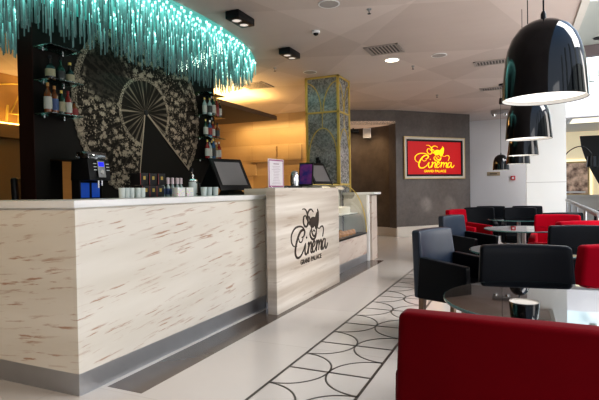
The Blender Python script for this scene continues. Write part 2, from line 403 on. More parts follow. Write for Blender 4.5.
# two-plane plastered wall with the screen and an arched recess
P0 = Vector((-2.77,11.95,0)); u = Vector((.6748,.7380,0)); nn = Vector((.7380,-.6748,0))   # nn looks to the room
Pr = P0 + u*2.36
def wallprism(a, b, z0, z1, th=.2):
    n2 = Vector((b-a)).normalized(); n2 = Vector((n2.y, -n2.x, 0))
    return [a+Vector((0,0,z0)), b+Vector((0,0,z0)), b-n2*th+Vector((0,0,z0)), a-n2*th+Vector((0,0,z0))], (0,0,z1-z0)
w = MB(); w.prism(*wallprism(P0, Pr, 0, CZ, .3)); struct(w.build('wall_screen', M['plaster'], smooth=False))
sk = MB(); sk.prism(*wallprism(P0+nn*.02-u*.0, Pr+nn*.02, 0, .25, .021)); struct(sk.build('baseboard_screen', M['skirt'], smooth=False))
PL = Vector((-4.6,10.9,0))
w = MB(); w.prism(*wallprism(PL, P0, 2.83, CZ, .2)); struct(w.build('wall_lintel', M['plaster'], smooth=False))
rec = [Vector((-2.77,11.96,0))]
rp = catmull([(-2.77,11.96,0),(-3.1,12.25,0),(-3.55,12.42,0),(-4.1,12.42,0),(-4.9,12.1,0)], 6)
w = MB()
for a, b in zip(rp[1:], rp): w.prism(*wallprism(a, b, .2, 2.83, .1))
struct(w.build('wall_recess', M['plaster_dark'], angle=60))
w = MB()
for a, b in zip(rp[1:], rp):
    n2 = (b-a).normalized(); n2 = Vector((n2.y,-n2.x,0)); w.prism(*wallprism(a+n2*.02, b+n2*.02, 0, .22, .1))
struct(w.build('baseboard_recess', M['skirt'], angle=60))
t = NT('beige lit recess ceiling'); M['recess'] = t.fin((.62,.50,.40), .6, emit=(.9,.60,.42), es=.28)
w = MB().prism([p+Vector((0,0,2.83)) for p in rp] + [PL+Vector((0,0,2.83)), P0+Vector((0,0,2.83))], (0,0,.06)); struct(w.build('trim_5', M['recess'], smooth=False))
# white wall behind the dining area and the pillar
struct(MB().box((-1.9,15.1,0),(1.12,15.3,CZ)).build('wall_back', M['white_wall'], smooth=False))
struct(MB().box((.174,12.6,0),(1.0,13.4,6.0)).build('wall_pillar', M['pillar'], smooth=False))
# soffit over the service corridor
struct(MB().box((-7.5,5.5,2.70),(-4.62,9.1,2.78)).build('trim_6', M['brown_slab'], smooth=False))
struct(MB().box((-7.3,5.6,2.785),(-4.75,9.0,2.80)).build('trim_7', M['glow_soft'], smooth=False))
# gallery across the atrium
struct(MB().box((.9,21.0,0),(9,21.2,3.35)).build('wall_gallery', M['lit_cream'], smooth=False))
struct(MB().box((.9,15.6,3.25),(9,21,3.35)).build('trim_8', M['gallery_ceiling'], smooth=False))
struct(MB().box((1.0,14.5,3.0),(9,14.9,3.57)).build('trim_9', M['white_wall'], smooth=False))
struct(MB().box((.7,9.2,4.2),(9,12.0,4.45)).build('trim_10', M['grey_green'], smooth=False))
struct(MB().box((.7,12.02,3.98),(9,12.2,4.6)).build('trim_11', M['dark_band'], smooth=False))
struct(MB().box((1.0,15.0,3.5),(9,15.05,5.4)).build('window_1', M['sky_glow'], smooth=False))
struct(MB().box((1.2,19.9,0),(9,20.05,.80)).box((1.2,19.85,.80),(9,20.1,.88)).build('trim_12', M['skirt'], smooth=False))
wr = MB().box((7.5,-5,0),(7.7,24,1.0)).box((7.5,-5,3.0),(7.7,24,4.2))
for i in range(12): wr.box((7.5,-5+i*2.5,1.0),(7.7,-4.3+i*2.5,6.5))
struct(wr.build('wall_right', M['grey_green'], smooth=False))  # unseen wall, given tall piers to tone down bright reflections in the pendants
struct(MB().box((-11,24,0),(9,24.2,3.4)).build('wall_end', M['white_wall'], smooth=False))
struct(MB().box((.62,-5,CZ-.02),(.70,16,CZ+.5)).build('trim_13', M['gallery_ceiling'], smooth=False))

# floor inlay
fr = (Vector((0,0,.0005)), Vector((1,0,0)), Vector((0,1,0)), Vector((0,0,1)))
XL, XR, XM = -1.437, -.858, -1.1475
t = MB(); t.strip([(XL,-1),(XL,11)], .018, fr, .0012); t.strip([(XR,-1),(XR,11)], .018, fr, .0012)
for k in range(-5, 13):
    y0 = 2.947 + .585*k
    t.strip([(XL,y0),(XR,y0)], .017, fr, .0014)
    rr = .2895
    t.strip([(XL+rr*math.cos(a), y0+rr*math.sin(a)) for a in [(-PI/2+PI*i/24) for i in range(25)]], .012, fr, .0016)
    t.strip([(XR-rr*math.cos(a), y0+rr*math.sin(a)) for a in [(-PI/2+PI*i/24) for i in range(25)]], .012, fr, .0016)
struct(t.build('trim_1', M['trim_metal'], smooth=False))
struct(MB().box((-2.34,2.215,0),(-2.068,7.95,.0015)).build('trim_2', M['strip'], smooth=False))

# ------------------------------------------------------------------ bar counter
X0 = -2.374
bc = empty('bar_counter', (X0,2.03,0), 0, 'long bar counter in cream stone with red brown veins and a white top', 'bar counter')
def P(mb, name, mat, parent, base, **k):       # build in world numbers, store relative to the thing's base
    o = mb.build(name, mat, parent, **k); o.data.transform(Matrix.Translation(-Vector(base))); return o
b_ = (X0,2.03,0)
P(MB().box((-4.1,2.035,.135),(X0,2.12,1.12)).box((X0-.09,2.12,.135),(X0,4.365,1.12)).box((-3.1,2.12,.135),(-3.0,4.365,1.12)), 'counter_body', M['counter_stone'], bc, b_, smooth=False)
P(MB().box((-4.12,2.012,1.12),(-3.12,2.6,1.165)).box((-3.12,2.012,1.12),(X0+.022,4.366,1.165),.004), 'countertop', M['white_top'], bc, b_)
P(MB().box((-4.1,2.04,0),(X0-.09,2.1,.135)).box((X0-.09,2.04,0),(X0-.006,4.36,.135)), 'plinth', M['steel'], bc, b_)
# host block with the sign
hb = empty('reception_block', (-2.13,4.13,0), 0, 'tall travertine reception block carrying the dark cinema sign', 'reception desk')
b_ = (-2.13,4.13,0)
P(MB().box((-2.23,4.13,0),(-2.13,5.92,1.23),.002).box((-2.62,4.372,0),(-2.2305,5.92,1.2295),.002), 'block', M['travertine'], hb, b_)
P(MB().box((-2.372,4.3665,.06),(-2.2305,4.3715,1.118)), 'side_panel', M['cream'], hb, b_)
P(MB().box((-2.372,4.34,0),(-2.24,4.3715,.06)), 'foot', M['steel'], hb, b_)

# logo strokes traced in a 300 x 200 sheet: x to the right, y up
def ly(pts): return [(x-247.5, 202-y) for x, y in pts]
LOGO = [  # (points, base width, mid width)
 ([(190,205),(196,190),(186,176),(160,170),(128,174),(104,192),(102,214),(116,230),(140,234)], 3, 7),
 ([(176,208),(192,205),(200,192),(190,184),(168,188),(148,206),(132,232),(128,256),(140,271),(164,270),(186,254),(200,234)], 4, 11),
 ([(152,206),(160,222),(176,222),(186,210)], 2, 5),
 ([(205,230),(199,252),(201,266),(212,268),(224,250)], 4, 9),
 ([(210,214),(215,210)], 7, 8),
 ([(222,236),(230,232),(226,252),(222,270)], 4, 9), ([(224,256),(236,238),(248,232),(250,244),(245,262),(252,269),(262,256)], 3, 9),
 ([(260,252),(274,246),(280,236),(272,230),(262,240),(258,256),(264,268),(276,266),(290,250)], 3, 9),
 ([(290,236),(297,232),(294,252),(290,270)], 4, 9), ([(292,256),(302,240),(312,233),(315,242),(310,268)], 3, 9), ([(312,254),(322,240),(332,233),(336,242),(331,262),(338,269),(346,258)], 3, 9),
 ([(370,236),(360,231),(348,240),(342,256),(348,268),(360,260),(370,240)], 3, 9), ([(373,232),(369,252),(373,268),(384,264),(394,250)], 4, 8),
 ([(183,114),(200,114),(214,122),(224,138),(226,158),(216,174),(200,172),(190,158),(194,140),(208,138),(216,150)], 3, 8),
 ([(270,128),(254,118),(236,120),(222,134),(222,152),(234,164),(246,170)], 3, 8),
 ([(212,150),(226,142),(238,146),(240,160),(232,172)], 3, 7),
 ([(246,188),(240,202),(248,216),(266,224),(284,218),(294,204)], 3, 9),
 ([(300,184),(318,190),(334,184),(348,184),(356,196),(350,214),(346,222)], 3, 6),
 ([(303,118),(312,132),(314,150)], 3, 7), ([(252,182),(256,200),(268,212),(280,212),(290,202),(294,188)], 3, 8), ([(262,196),(272,192),(280,198)], 2, 5),
]
MASK = [(240,160),(250,148),(266,144),(284,146),(296,134),(304,128),(314,140),(313,160),(306,178),(296,190),(286,188),(280,176),(268,182),(254,182),(244,174)]
def logo(frm, w_scale, h_scale, name, mat, parent, hollow=None, thick=1.0):
    O, A, B, N = frm; f2 = (O, A*w_scale, B*h_scale, N)
    mb = MB()
    for i, (pts, w0, w1) in enumerate(LOGO):
        pp = [(v.x, v.y) for v in catmull([(x, y, 0) for x, y in ly(pts)], 6)]
        mb.strip(pp, w0*thick, f2, .004 + .00012*i, w1*thick)
    em = MB(); mp = [(v.x, v.y) for v in catmull([(x, y, 0) for x, y in ly(MASK+[MASK[0]])], 4)][:-1]
    em.prism([O + A*w_scale*x + B*h_scale*y for x, y in mp], N*.0075)
    a = mb.build(name, mat, parent, smooth=False); e = em.build(name.replace('script_lettering', 'mask_emblem'), mat, parent, smooth=False)
    return a, e
frm = (Vector((-2.13,4.985,.715)), Vector((0,1,0)), Vector((0,0,1)), Vector((1,0,0)))
sg = empty('logo_sign', (-2.13,4.985,.4), 0, 'dark cinema logo with mask emblem fixed on the travertine block', 'sign')
for o in logo(frm, 1.03/292, .50/155, 'script_lettering', M['logo_dark'], sg, thick=.9): o.data.transform(Matrix.Translation(-sg.location))
for wd_, da, ww_ in (('GRAND',-.165,.255),('PALACE',.15,.31)):
    o = text_mesh(wd_, 'block_lettering', ww_, (Vector((-2.13,4.985+da,.43)), frm[1], frm[2], frm[3]), M['logo_dark'], sg, .012, height=.055); o.data.transform(Matrix.Translation(-sg.location))

# display case
b_ = (-2.33,5.95,0)
dc = empty('display_case', b_, 0, 'curved glass pastry display case on a veined stone base', 'display case')
P(MB().box((-2.80,6.0,.13),(-2.33,7.85,.46)), 'case_base', M['case_stone'], dc, b_, smooth=False)
P(MB().box((-2.78,5.99,0),(-2.335,7.86,.13)), 'plinth', M['steel'], dc, b_)
P(MB().box((-2.80,5.99,.46),(-2.325,7.85,.485)), 'sill', M['black'], dc, b_)
prof = [(-2.335+(-.41)*(1-math.cos(a)), .485+.80*math.sin(a)) for a in [PI/2*i/14 for i in range(15)]]
g = MB()
bm = g.b; ring = [[bm.verts.new((x, y, z)) for x, z in prof] for y in (6.0, 7.85)]
for i in range(14): bm.faces.new((ring[0][i], ring[1][i], ring[1][i+1], ring[0][i+1]))
P(g, 'curved_glass', M['glass'], dc, b_, angle=80)
P(MB().tube([(x+.004, 7.84, z) for x, z in prof], .007, 6).box((-2.80,6.0,1.275),(-2.735,7.85,1.295)), 'glass_frame', M['gold'], dc, b_)
P(MB().box((-2.80,5.99,.485),(-2.76,7.85,1.28)), 'back_panel', M['pale'], dc, b_)
P(MB().box((-2.76,6.02,.80),(-2.45,7.83,.808)), 'glass_shelf', M['shelf_glass'], dc, b_)
P(MB().box((-2.80,5.925,0),(-2.28,5.985,1.135)), 'near_end_panel', M['white'], dc, b_)
P(MB().box((-2.82,5.921,1.135),(-2.26,5.995,1.18),.003), 'near_end_cap', M['white_top'], dc, b_)
ec = empty('end_counter', (-2.3,7.86,0), 0, 'short pale end counter with white top beyond the display case', 'counter'); b_ = (-2.3,7.86,0)
P(MB().box((-2.74,7.87,0),(-2.325,7.93,1.12)), 'end_panel', M['pale'], ec, b_)
P(MB().box((-2.72,7.93,0),(-2.26,8.25,1.10)), 'stone_side', M['case_stone'], ec, b_)
P(MB().box((-2.76,7.862,1.115),(-2.19,8.28,1.155),.003), 'countertop', M['white_top'], ec, b_)
P(MB().box((-2.33,7.86,.0),(-2.29,7.90,1.11)), 'corner_post', M['white'], ec, b_)
# things in the case
pc = plain('baked golden pastry', (.55,.24,.07), .6, 0, .3, 20); wh = M['white']
k = 0
for (y, z, r) in ((6.75,.488,.045),(6.92,.488,.05),(7.08,.488,.045),(7.25,.488,.05),(7.42,.488,.045),(6.83,.488,.045),(7.16,.488,.045)):
    xx = -2.44 if k < 5 else -2.56
    o = MB().lathe([(0,0),(r,.0),(r*1.15,.03),(r*.9,.065),(r*.4,.08),(0,.082)], 14).build('pastry', pc, loc=(xx,y,z))
    tag(o, 'round golden pastry lying on the bottom tray of the display case', 'pastry', 'pastries in the display case'); k += 1
tr = MB().box((-.15,-.28,0),(.15,.28,.012),.004).build('cake_board', wh, loc=(-2.60,7.45,.809)); tag(tr, 'white cake board on the glass shelf of the display case', 'tray')
ck = MB().lathe([(0,0),(.11,0),(.115,.09),(.10,.105),(0,.108)], 20).build('cake', plain('pale cream icing', (.72,.68,.6), .5), loc=(-2.60,7.45,.822)); tag(ck, 'round pale iced cake on the white board in the display case', 'cake')

# ------------------------------------------------------------------ mirrored column
b_ = (-3.06,8.06,0)
mc = empty('mirrored_column', b_, 0, 'square column of aged mirror panels with gold trim and arches', 'column')
cx0, cx1, cy0, cy1 = -3.36, -2.78, 7.78, 8.34
P(MB().box((cx0,cy0,0),(cx1,cy1,CZ-.002)), 'mirror_panels', M['mirror'], mc, b_, smooth=False)
g = MB(); e = .020
for x, y in ((cx0,cy0),(cx1,cy0),(cx1,cy1),(cx0,cy1)): g.box((x-e,y-e,0),(x+e,y+e,CZ-.003))
for z in (CZ-.02, 2.54, 1.30): g.box((cx0-e,cy0-e,z-.014),(cx1+e,cy1+e,z+.014))
P(g, 'gold_frame', M['gold'], mc, b_, smooth=False)
g = MB(); fs = (Vector(((cx0+cx1)/2,cy0-.001,0)), Vector((1,0,0)), Vector((0,0,1)), Vector((0,-1,0)))
fe = (Vector((cx1+.001,(cy0+cy1)/2,0)), Vector((0,1,0)), Vector((0,0,1)), Vector((1,0,0)))
for f_ in (fs, fe):
    g.strip([(.26*math.cos(a), 1.75+.52*math.sin(a)) for a in [PI*i/24 for i in range(25)]], .017, f_, .010)
    g.strip([(-.26,1.30),(-.26,1.76)], .017, f_, .010); g.strip([(.26,1.30),(.26,1.76)], .017, f_, .010)
    g.strip([(0,2.28),(0,2.54)], .012, f_, .008)
    for sx in (-1, 1): g.strip([(sx*.29-sx*.27*math.cos(a), 2.55+.45*math.sin(a)) for a in [PI/2*i/14 for i in range(15)]] if False else [(sx*(.27*(1-math.cos(a))+.02), 2.56+.50*(math.sin(a))) for a in [PI/2*i/14 for i in range(15)]], .016, f_, .010)
P(g, 'gold_arches', M['gold'], mc, b_, smooth=False)

# ------------------------------------------------------------------ bar back wall
XB = -4.35
w = MB().box((-4.556,3.28,1.565),(XB,6.40,CZ)).box((-4.556,3.28,0),(XB,3.445,1.566)).box((-4.556,4.10,0),(XB,6.40,1.566))
struct(w.build('wall_bar', M['dark_wall'], smooth=False))
struct(MB().box((-4.560,3.268,0),(-4.348,3.281,CZ)).build('trim_14', M['red_brown'], smooth=False))
struct(MB().box((-4.96,3.6,0),(-4.9,4.04,1.9)).build('trim_15', M['dark_wall'], smooth=False))
struct(MB().box((-5.05,4.04,0),(-4.9,4.7,1.9)).build('trim_16', M['wood'], smooth=False))
# fan artwork: a disc with an open wedge
fm = MB(); bm = fm.b; C0 = Vector((0,0,0)); a0, a1 = math.radians(-40), math.radians(261.5); NA, NR = 120, 3
pv = bm.verts.new((.012,0,0)); prev = None
for i in range(NA+1):
    a = a0+(a1-a0)*i/NA; row = [bm.verts.new((.012, r*math.cos(a), r*math.sin(a))) for r in (.37,.74,1.1 + .008*math.cos(i*PI))]
    if prev:
        bm.faces.new((pv, prev[0], row[0]))
        for q in range(2): bm.faces.new((prev[q], prev[q+1], row[q+1], row[q]))
    prev = row
fa = empty('fan_artwork', (XB+.001,4.84,2.23), 0, 'large round open fan artwork with lace pattern on the dark bar wall', 'artwork')
o = fm.build('fan_leaf', M['fan'], fa, smooth=False); o.scale = (1,1.025,1); sd = o.modifiers.new('s', 'SOLIDIFY'); sd.thickness = .01
o = MB().lathe([(0,.0),(.035,0),(.035,.012),(0,.014)], 16, mat=Matrix.Rotation(PI/2,4,'Y')).build('fan_pivot', M['black'], fa, loc=(.012,0,0))

# bar back counter
b_ = (-3.8,3.4,0)
bb = empty('back_counter', b_, 0, 'dark back counter along the bar wall behind the front counter', 'counter')
P(MB().box((-4.345,3.3,0),(-3.75,6.3,1.06)), 'cabinet', M['black'], bb, b_, smooth=False)
P(MB().box((-4.345,3.29,1.06),(-3.73,6.31,1.10),.003), 'worktop', M['dark_band'], bb, b_)

# glass shelves
def shelf(y0, y1, z, label, group):
    o = empty('glass_shelf', (XB,(y0+y1)/2,z), 0, label, 'shelf', group)
    d = (y1-y0)/2
    MB().box((.002,-d,-.006),(.25,d,.006),.002).build('shelf_plate', M['shelf_glass'], o)
    for s in (-1, 1):
        MB().tube([(.0,s*(d-.07),-.022),(.05,s*(d-.07),-.022)], .010, 8).tube([(.05,s*(d-.07),-.022),(.05,s*(d-.07),-.006)], .008, 8).build('shelf_bracket', M['chrome'], o)
for z, q in ((2.665,'empty top'),(2.335,'middle'),(2.0,'lowest')):
    shelf(3.285, 3.66, z, q+' glass shelf on the bar wall left of the fan', 'glass shelves left of the fan')
for z, q in ((2.66,'empty top'),(2.335,'second'),(2.01,'third'),(1.69,'lowest')):
    shelf(5.86, 6.32, z, q+' glass shelf on the bar wall right of the fan', 'glass shelves right of the fan')

# bottles
def bottle_mat(name, c): return plain(name, c, .12, 0, .1, 6, spec=.7)
BC = {'amber': (.16,.045,.01), 'dark green': (.012,.035,.018), 'dark': (.012,.010,.010), 'clear': (.30,.36,.34), 'red': (.22,.015,.012), 'gold': (.32,.17,.04), 'blue': (.03,.08,.16)}
BM = {k: bottle_mat(k+' bottle glass', v) for k, v in BC.items()}
LM = {'white': plain('white paper label', (.42,.40,.36), .6), 'cream': plain('cream paper label', (.33,.28,.18), .6), 'black': plain('black paper label', (.03,.03,.03), .6), 'blue': plain('blue paper label', (.05,.08,.18), .6), 'yellow': plain('yellow paper label', (.35,.25,.05), .6), 'red': plain('red paper label', (.20,.02,.02), .6)}
KM = {'gold': M['gold'], 'red': LM['red'], 'black': M['black'], 'white': M['white'], 'cork': plain('wax cap', (.45,.25,.08), .5)}
def bottle(loc, h, r, c, lab, cap, label, group, squat=False, lay=False):
    o = empty('bottle', loc, random.uniform(0,6), label, 'bottle', group)
    s = .5 if squat else .62
    MB().lathe([(0,.003),(r*.9,0),(r,.012),(r*(1.05 if squat else 1),h*s*.5),(r,h*s),(r*.75,h*(s+.08)),(r*.36,h*(s+.17)),(r*.32,h*.9),(0,h*.9)], 14).build('bottle_body', BM[c], o)
    MB().lathe([(r*1.03+.001,h*.13),(r*1.06+.0015,h*.25),(r*1.03+.001,h*s*.86)], 14).build('paper_label', LM[lab], o)
    MB().lathe([(0,h*.88),(r*.40,h*.88),(r*.40,h),(0,h)], 10).build('cap', KM[cap], o)
    if lay: o.rotation_euler = (PI/2*.97, 0, random.uniform(-.3,.3))
    return o
GL = 'bottles on the shelves left of the fan'
for y, h, r, c, lab, cap, q in ((3.37,.24,.045,'dark','cream','black','squat dark bottle with cream label, leftmost'),(3.49,.25,.042,'dark green','black','black','dark green bottle with black label, middle'),(3.60,.22,.042,'dark','cream','gold','dark bottle with gold cap, rightmost')):
    bottle((-4.22,y,2.342), h, r, c, lab, cap, q+' on the middle shelf left of the fan', GL, squat=True)
for y, h, r, c, lab, cap, q in ((3.335,.30,.036,'amber','white','cork','amber bottle with white and blue label, leftmost'),(3.41,.28,.036,'amber','blue','cork','amber bottle with blue label, second from left'),(3.49,.25,.036,'dark green','cream','gold','dark green bottle with cream label, middle'),(3.57,.26,.035,'red','white','red','red bottle with white label, second from right'),(3.645,.16,.036,'amber','red','black','short amber bottle with red label, rightmost')):
    bottle((-4.22,y,2.007), h, r, c, lab, cap, q+' on the lowest shelf left of the fan', GL)
GR = 'bottles on the shelves right of the fan'
sp = list(BC); sl = list(LM); sk_ = list(KM); names = {0:'leftmost',1:'second from left',2:'third from left',3:'fourth from left',4:'fifth from left',5:'rightmost'}
for z, row, hh in ((2.342,'second',.30),(2.017,'third',.27),(1.697,'lowest',.29)):
    for i in range(6):
        c = ['clear','clear','dark green','gold','red','dark','dark green','blue','gold','red','amber','clear','red','clear','blue','dark','gold','red'][i+6*['second','third','lowest'].index(row)]
        lab = random.choice(['white','cream','white','black','red','white','black']); cap = random.choice(sk_)
        bottle((-4.18+random.uniform(-.05,.05), 5.91+.073*i, z), hh*random.uniform(.8,1.05), .034, c, lab, cap,
               '%s bottle with %s label, %s, %s shelf right of the fan' % (c, lab, names[i], row), GR)

# ------------------------------------------------------------------ things on the bar counter
ZT = 1.166
o = empty('coffee_machine', (-4.0,3.57,1.101), 0, 'black coffee machine with blue display on the back counter before the fan', 'coffee machine')
MB().hexa([(-.17,-.15,.22),(.17,-.15,.22),(.17,.17,.22),(-.17,.17,.22),(-.15,-.15,.42),(.13,-.15,.42),(.13,.17,.42),(-.15,.17,.42)], .012).box((-.17,-.14,.02),(-.02,.16,.24),.01).build('machine_body', M['black'], o)
MB().box((-.16,-.16,.0),(.2,.18,.03),.006).build('drip_tray', M['grey_metal'], o)
MB().hexa([(-.13,-.11,.422),(.11,-.11,.422),(.11,.15,.422),(-.13,.15,.422),(-.10,-.13,.49),(.10,-.13,.49),(.10,.17,.49),(-.10,.17,.49)], .01).build('bean_hopper', glass('smoky hopper plastic', (.35,.36,.36), .12), o)
fp = MB().box((0,-.055,-.085),(.008,.055,.075),.003).build('control_panel', M['grey_metal'], o, loc=(.168,.02,.33)); fp.rotation_euler = (0,-.2,0)
MB().box((.008,-.04,.02),(.012,.04,.06)).build('blue_display', M['blue_lcd'], fp, smooth=False)
MB().lathe([(0,0),(.025,0),(.022,.008),(0,.008)], 16, mat=Matrix.Rotation(PI/2,4,'Y')).build('dial', M['chrome'], fp, loc=(.008,0,-.035))
bt = MB()
for s in (-1, 1):
    for q in range(3): bt.box((.008,s*.095-.022,-.02+q*.03),(.012,s*.095+.022,-.012+q*.03))
bt.build('buttons', M['white'], fp, smooth=False)
o.scale = (.80,.85,1.08); o.location.y += .06
MB().tube([(.14,.0,.24),(.14,.0,.15)], .012, 8).tube([(.14,.05,.24),(.14,.05,.17)], .012, 8).build('spouts', M['chrome'], o)
for (y0, y1) in ((-.13,-.005),(.03,.15)): MB().box((-.018,y0,.06),(-.012,y1,.20),.004).build('blue_light_panel', M['blue_panel'], o)
for i in range(5):
    y = 2.88+.052*i + (.02 if i > 2 else 0)
    o = MB().lathe([(0,.0),(.020,0),(.023,.01),(.024,.078),(.022,.08),(.021,.012),(0,.011)], 16).build('cup', M['cup'], loc=(-2.84,y,ZT))
    tag(o, 'small pale cup in the row on the bar counter under the fan', 'cup', 'pale cups on the bar counter')
bxm = M['black']; 
for i, (y, z) in enumerate(((3.19,.105),(3.30,.105),(3.41,.105),(3.19,0),(3.28,0),(3.37,0))):
    o = empty('tea_box', (-2.94,y+(.02 if z == 0 else 0),ZT+z), 0, 'black tea box with yellow square and red edge, %s of the %s row' % (('left','middle','right')[i%3], 'upper' if z else 'lower'), 'box', 'black tea boxes stacked on the bar counter')
    MB().box((-.06,-.05,0),(.05,.05,.10),.003).build('box_body', bxm, o)
    MB().box((.0505,-.014,.045),(.052,.014,.075)).build('yellow_mark', LM['yellow'], o, smooth=False)
    MB().box((.0505,-.05,0),(.0515,-.044,.10)).build('red_edge', LM['red'], o, smooth=False)
for i, y in enumerate((3.53,3.60,3.665,3.735,3.79)):
    o = empty('syrup_bottle', (-2.98,y,ZT), 0, 'small dark syrup bottle with white and pink cap in the row on the bar', 'bottle', 'small syrup bottles on the bar')
    MB().lathe([(0,0),(.019,0),(.02,.085),(.010,.11),(.010,.125),(0,.125)], 12).build('bottle_body', BM['clear'], o)
    MB().lathe([(.0205,.02),(.021,.075)], 12).build('paper_label', LM['blue'], o)
    MB().lathe([(0,.118),(.016,.118),(.016,.175),(0,.178)], 12).build('cap', plain('pink white cap', (.62,.50,.52), .4), o)
dots = None
def mk_dots():
    t = NT('white card with coloured dots'); v = t.n('ShaderNodeTexVoronoi'); t.set(v.inputs['Vector'], t.obj()); v.inputs['Scale'].default_value = 55
    return t.fin(t.mix(t.math('LESS_THAN', v.outputs['Distance'], .28), c4(.7,.7,.66), v.outputs['Color']), .5)
dm = mk_dots()
for i, y in enumerate((3.60,3.73)):
    o = MB().box((-.035,-.052,0),(.035,.052,.082),.003).build('sugar_box', dm, loc=(-2.86,y,ZT)); tag(o, 'white sugar box with coloured dots, %s of the pair on the bar' % ('left','right')[i], 'box', 'sugar boxes on the bar')
o = empty('french_press', (-2.92,3.90,ZT), 0, 'glass and chrome coffee press on the bar counter', 'coffee press')
MB().lathe([(0,.0),(.042,0),(.042,.14),(.040,.14),(.040,.004),(0,.004)], 20).build('glass_jar', M['glassware'], o)
MB().lathe([(0,.145),(.045,.145),(.046,.155),(.03,.165),(.006,.17),(.006,.19),(.012,.195),(.010,.208),(0,.21)], 20).build('lid', M['chrome'], o)
MB().tube([(.04,0,.13),(.075,0,.12),(.08,0,.07),(.075,0,.03),(.043,0,.02)], .006, 8).build('handle', M['black'], o)
for i, (x, y) in enumerate(((-2.80,3.93),(-2.80,4.05-.03),(-2.78,4.10))):
    o = MB().lathe([(0,.0),(.026,0),(.031,.085),(.029,.085),(.025,.006),(0,.006)], 18).build('drinking_glass', M['glassware'], loc=(x,y-.02,ZT)); tag(o, 'clear drinking glass standing by the coffee press', 'glass', 'drinking glasses by the coffee press')
bottle((-3.05,4.06,ZT), .28, .036, 'dark', 'black', 'black', 'tall dark bottle between the coffee press and the till', None)
# tills
def till(loc, rz, label, name='pos_terminal'):
    o = empty(name, loc, rz, label, 'till')
    MB().hexa([(-.02,-.13,0),(.16,-.13,0),(.16,.13,0),(-.02,.13,0),(-.02,-.10,.05),(.10,-.10,.05),(.10,.10,.05),(-.02,.10,.05)], .006).build('stand', M['black'], o)
    hd = bpy.data.objects.new('monitor', None)
    a = MB().box((-.012,-.225,0),(.012,.225,.40),.006).build('monitor', M['black'], o, loc=(.14,0,.05)); a.rotation_euler = (0,-.50,0)
    MB().box((.0125,-.18,.06),(.0135,.18,.355)).build('screen', M['grey_screen'], a, smooth=False)
    b = MB().box((-.01,-.18,-.38),(.01,.18,0),.006).build('rear_support', M['black'], o, loc=(-.055,0,.395)); b.rotation_euler = (0,.62,0)
    bpy.data.objects.remove(hd); return o
till((-2.96,4.60,ZT), -.30, 'black till with grey idle screen where the bar meets the reception block')
till((-2.93,7.15,1.232), -.30, 'black till with grey screen on the reception block near the column')
# stand for the second till (service shelf behind the block)
b_ = (-2.85,4.4,0)
sv = empty('service_shelf', b_, 0, 'white service shelf behind the travertine reception block', 'counter')
P(MB().box((-3.12,4.38,1.12),(-2.625,5.915,1.165),.003), 'shelf_top', M['white_top'], sv, b_)
P(MB().box((-3.10,4.40,0),(-3.02,5.9,1.12)).box((-3.02,5.80,0),(-2.63,5.88,1.12)), 'shelf_body', M['pale'], sv, b_)
for o in list(COL.objects):
    if o.get('label','').startswith('black till with grey screen on'): T2 = o
b_ = (-2.9,6.0,1.28)
P(MB().box((-3.10,5.99,0),(-2.81,7.76,1.231),.003), 'cupboard', M['pale'], empty('back_cupboard', (-2.9,6.0,0), 0, 'pale cupboard behind the display case holding the far till', 'cabinet'), (-2.9,6.0,0))
# menu, can, tablet on the block (z 1.23)
o = empty('menu_stand', (-2.40,4.57,1.231), -.12, 'white menu card in a clear stand with purple border on the reception block', 'menu')
MB().box((-.03,-.08,0),(.06,.24,.008),.002).build('foot', M['glass'], o)
MB().box((-.004,-.06,.0),(.004,.24,.315),.002).build('card', plain('menu paper', (.66,.62,.64), .5), o)
bd = MB(); pm = plain('purple border print', (.30,.08,.18), .5)
fcard = (Vector((.0042,0,0)), Vector((0,1,0)), Vector((0,0,1)), Vector((1,0,0)))
for a, b in (((-.045,.015),(-.045,.30)),((.225,.015),(.225,.30)),((-.045,.30),(.225,.30)),((-.045,.02),(.225,.02))): bd.strip([a, b], .014, fcard, .0006)
bd.build('border', pm, o, smooth=False)
ln = MB()
for i in range(13):
    wl = random.uniform(.04,.085); ln.strip([(.09-wl,.262-.017*i-(.01 if i else 0)),(.09+wl,.262-.017*i-(.01 if i else 0))], .0035 if i else .012, fcard, .0006)
ln.build('printed_lines', plain('grey print', (.35,.28,.32), .5), o, smooth=False)
o = empty('metal_shaker', (-2.42,5.33,1.231), 0, 'small chrome shaker beside the tablet on the reception block', 'shaker')
MB().lathe([(0,0),(.05,0),(.055,.06),(.052,.12),(.045,.14),(0,.14)], 20).build('shaker_body', M['chrome'], o)
MB().lathe([(0,.14),(.045,.14),(.04,.165),(.02,.18),(0,.182)], 20).build('lid', M['grey_metal'], o)
o = empty('tablet', (-2.42,5.66,1.231), .12, 'tablet with purple screen propped up on the reception block', 'tablet')
a = MB().box((-.095,-.012,0),(.095,.012,.30),.006).build('tablet_body', M['black'], o); a.rotation_euler = (-.22,0,.0)
MB().box((-.08,-.0135,.02),(.08,-.0125,.28)).build('screen', M['purple'], a, smooth=False)
MB().hexa([(-.06,.0,0),(.06,.0,0),(.06,.14,0),(-.06,.14,0),(-.03,.03,.02),(.03,.03,.02),(.03,.05,.16),(-.03,.05,.16)], .004).build('stand', M['black'], o)
o = MB().box((-.09,-.35,0),(.09,.18,.03),.006).build('cash_tray', M['black'], loc=(-2.42,5.22,1.231)); o.location.x = -2.50; o.location.z = 1.2305
tag(o, 'flat black tray under the shaker and tablet', 'tray')
for q in list(COL.objects):
    if q.name.startswith(('metal_shaker','tablet')) and q.parent is None: q.location.z = 1.261; q.location.x = -2.48
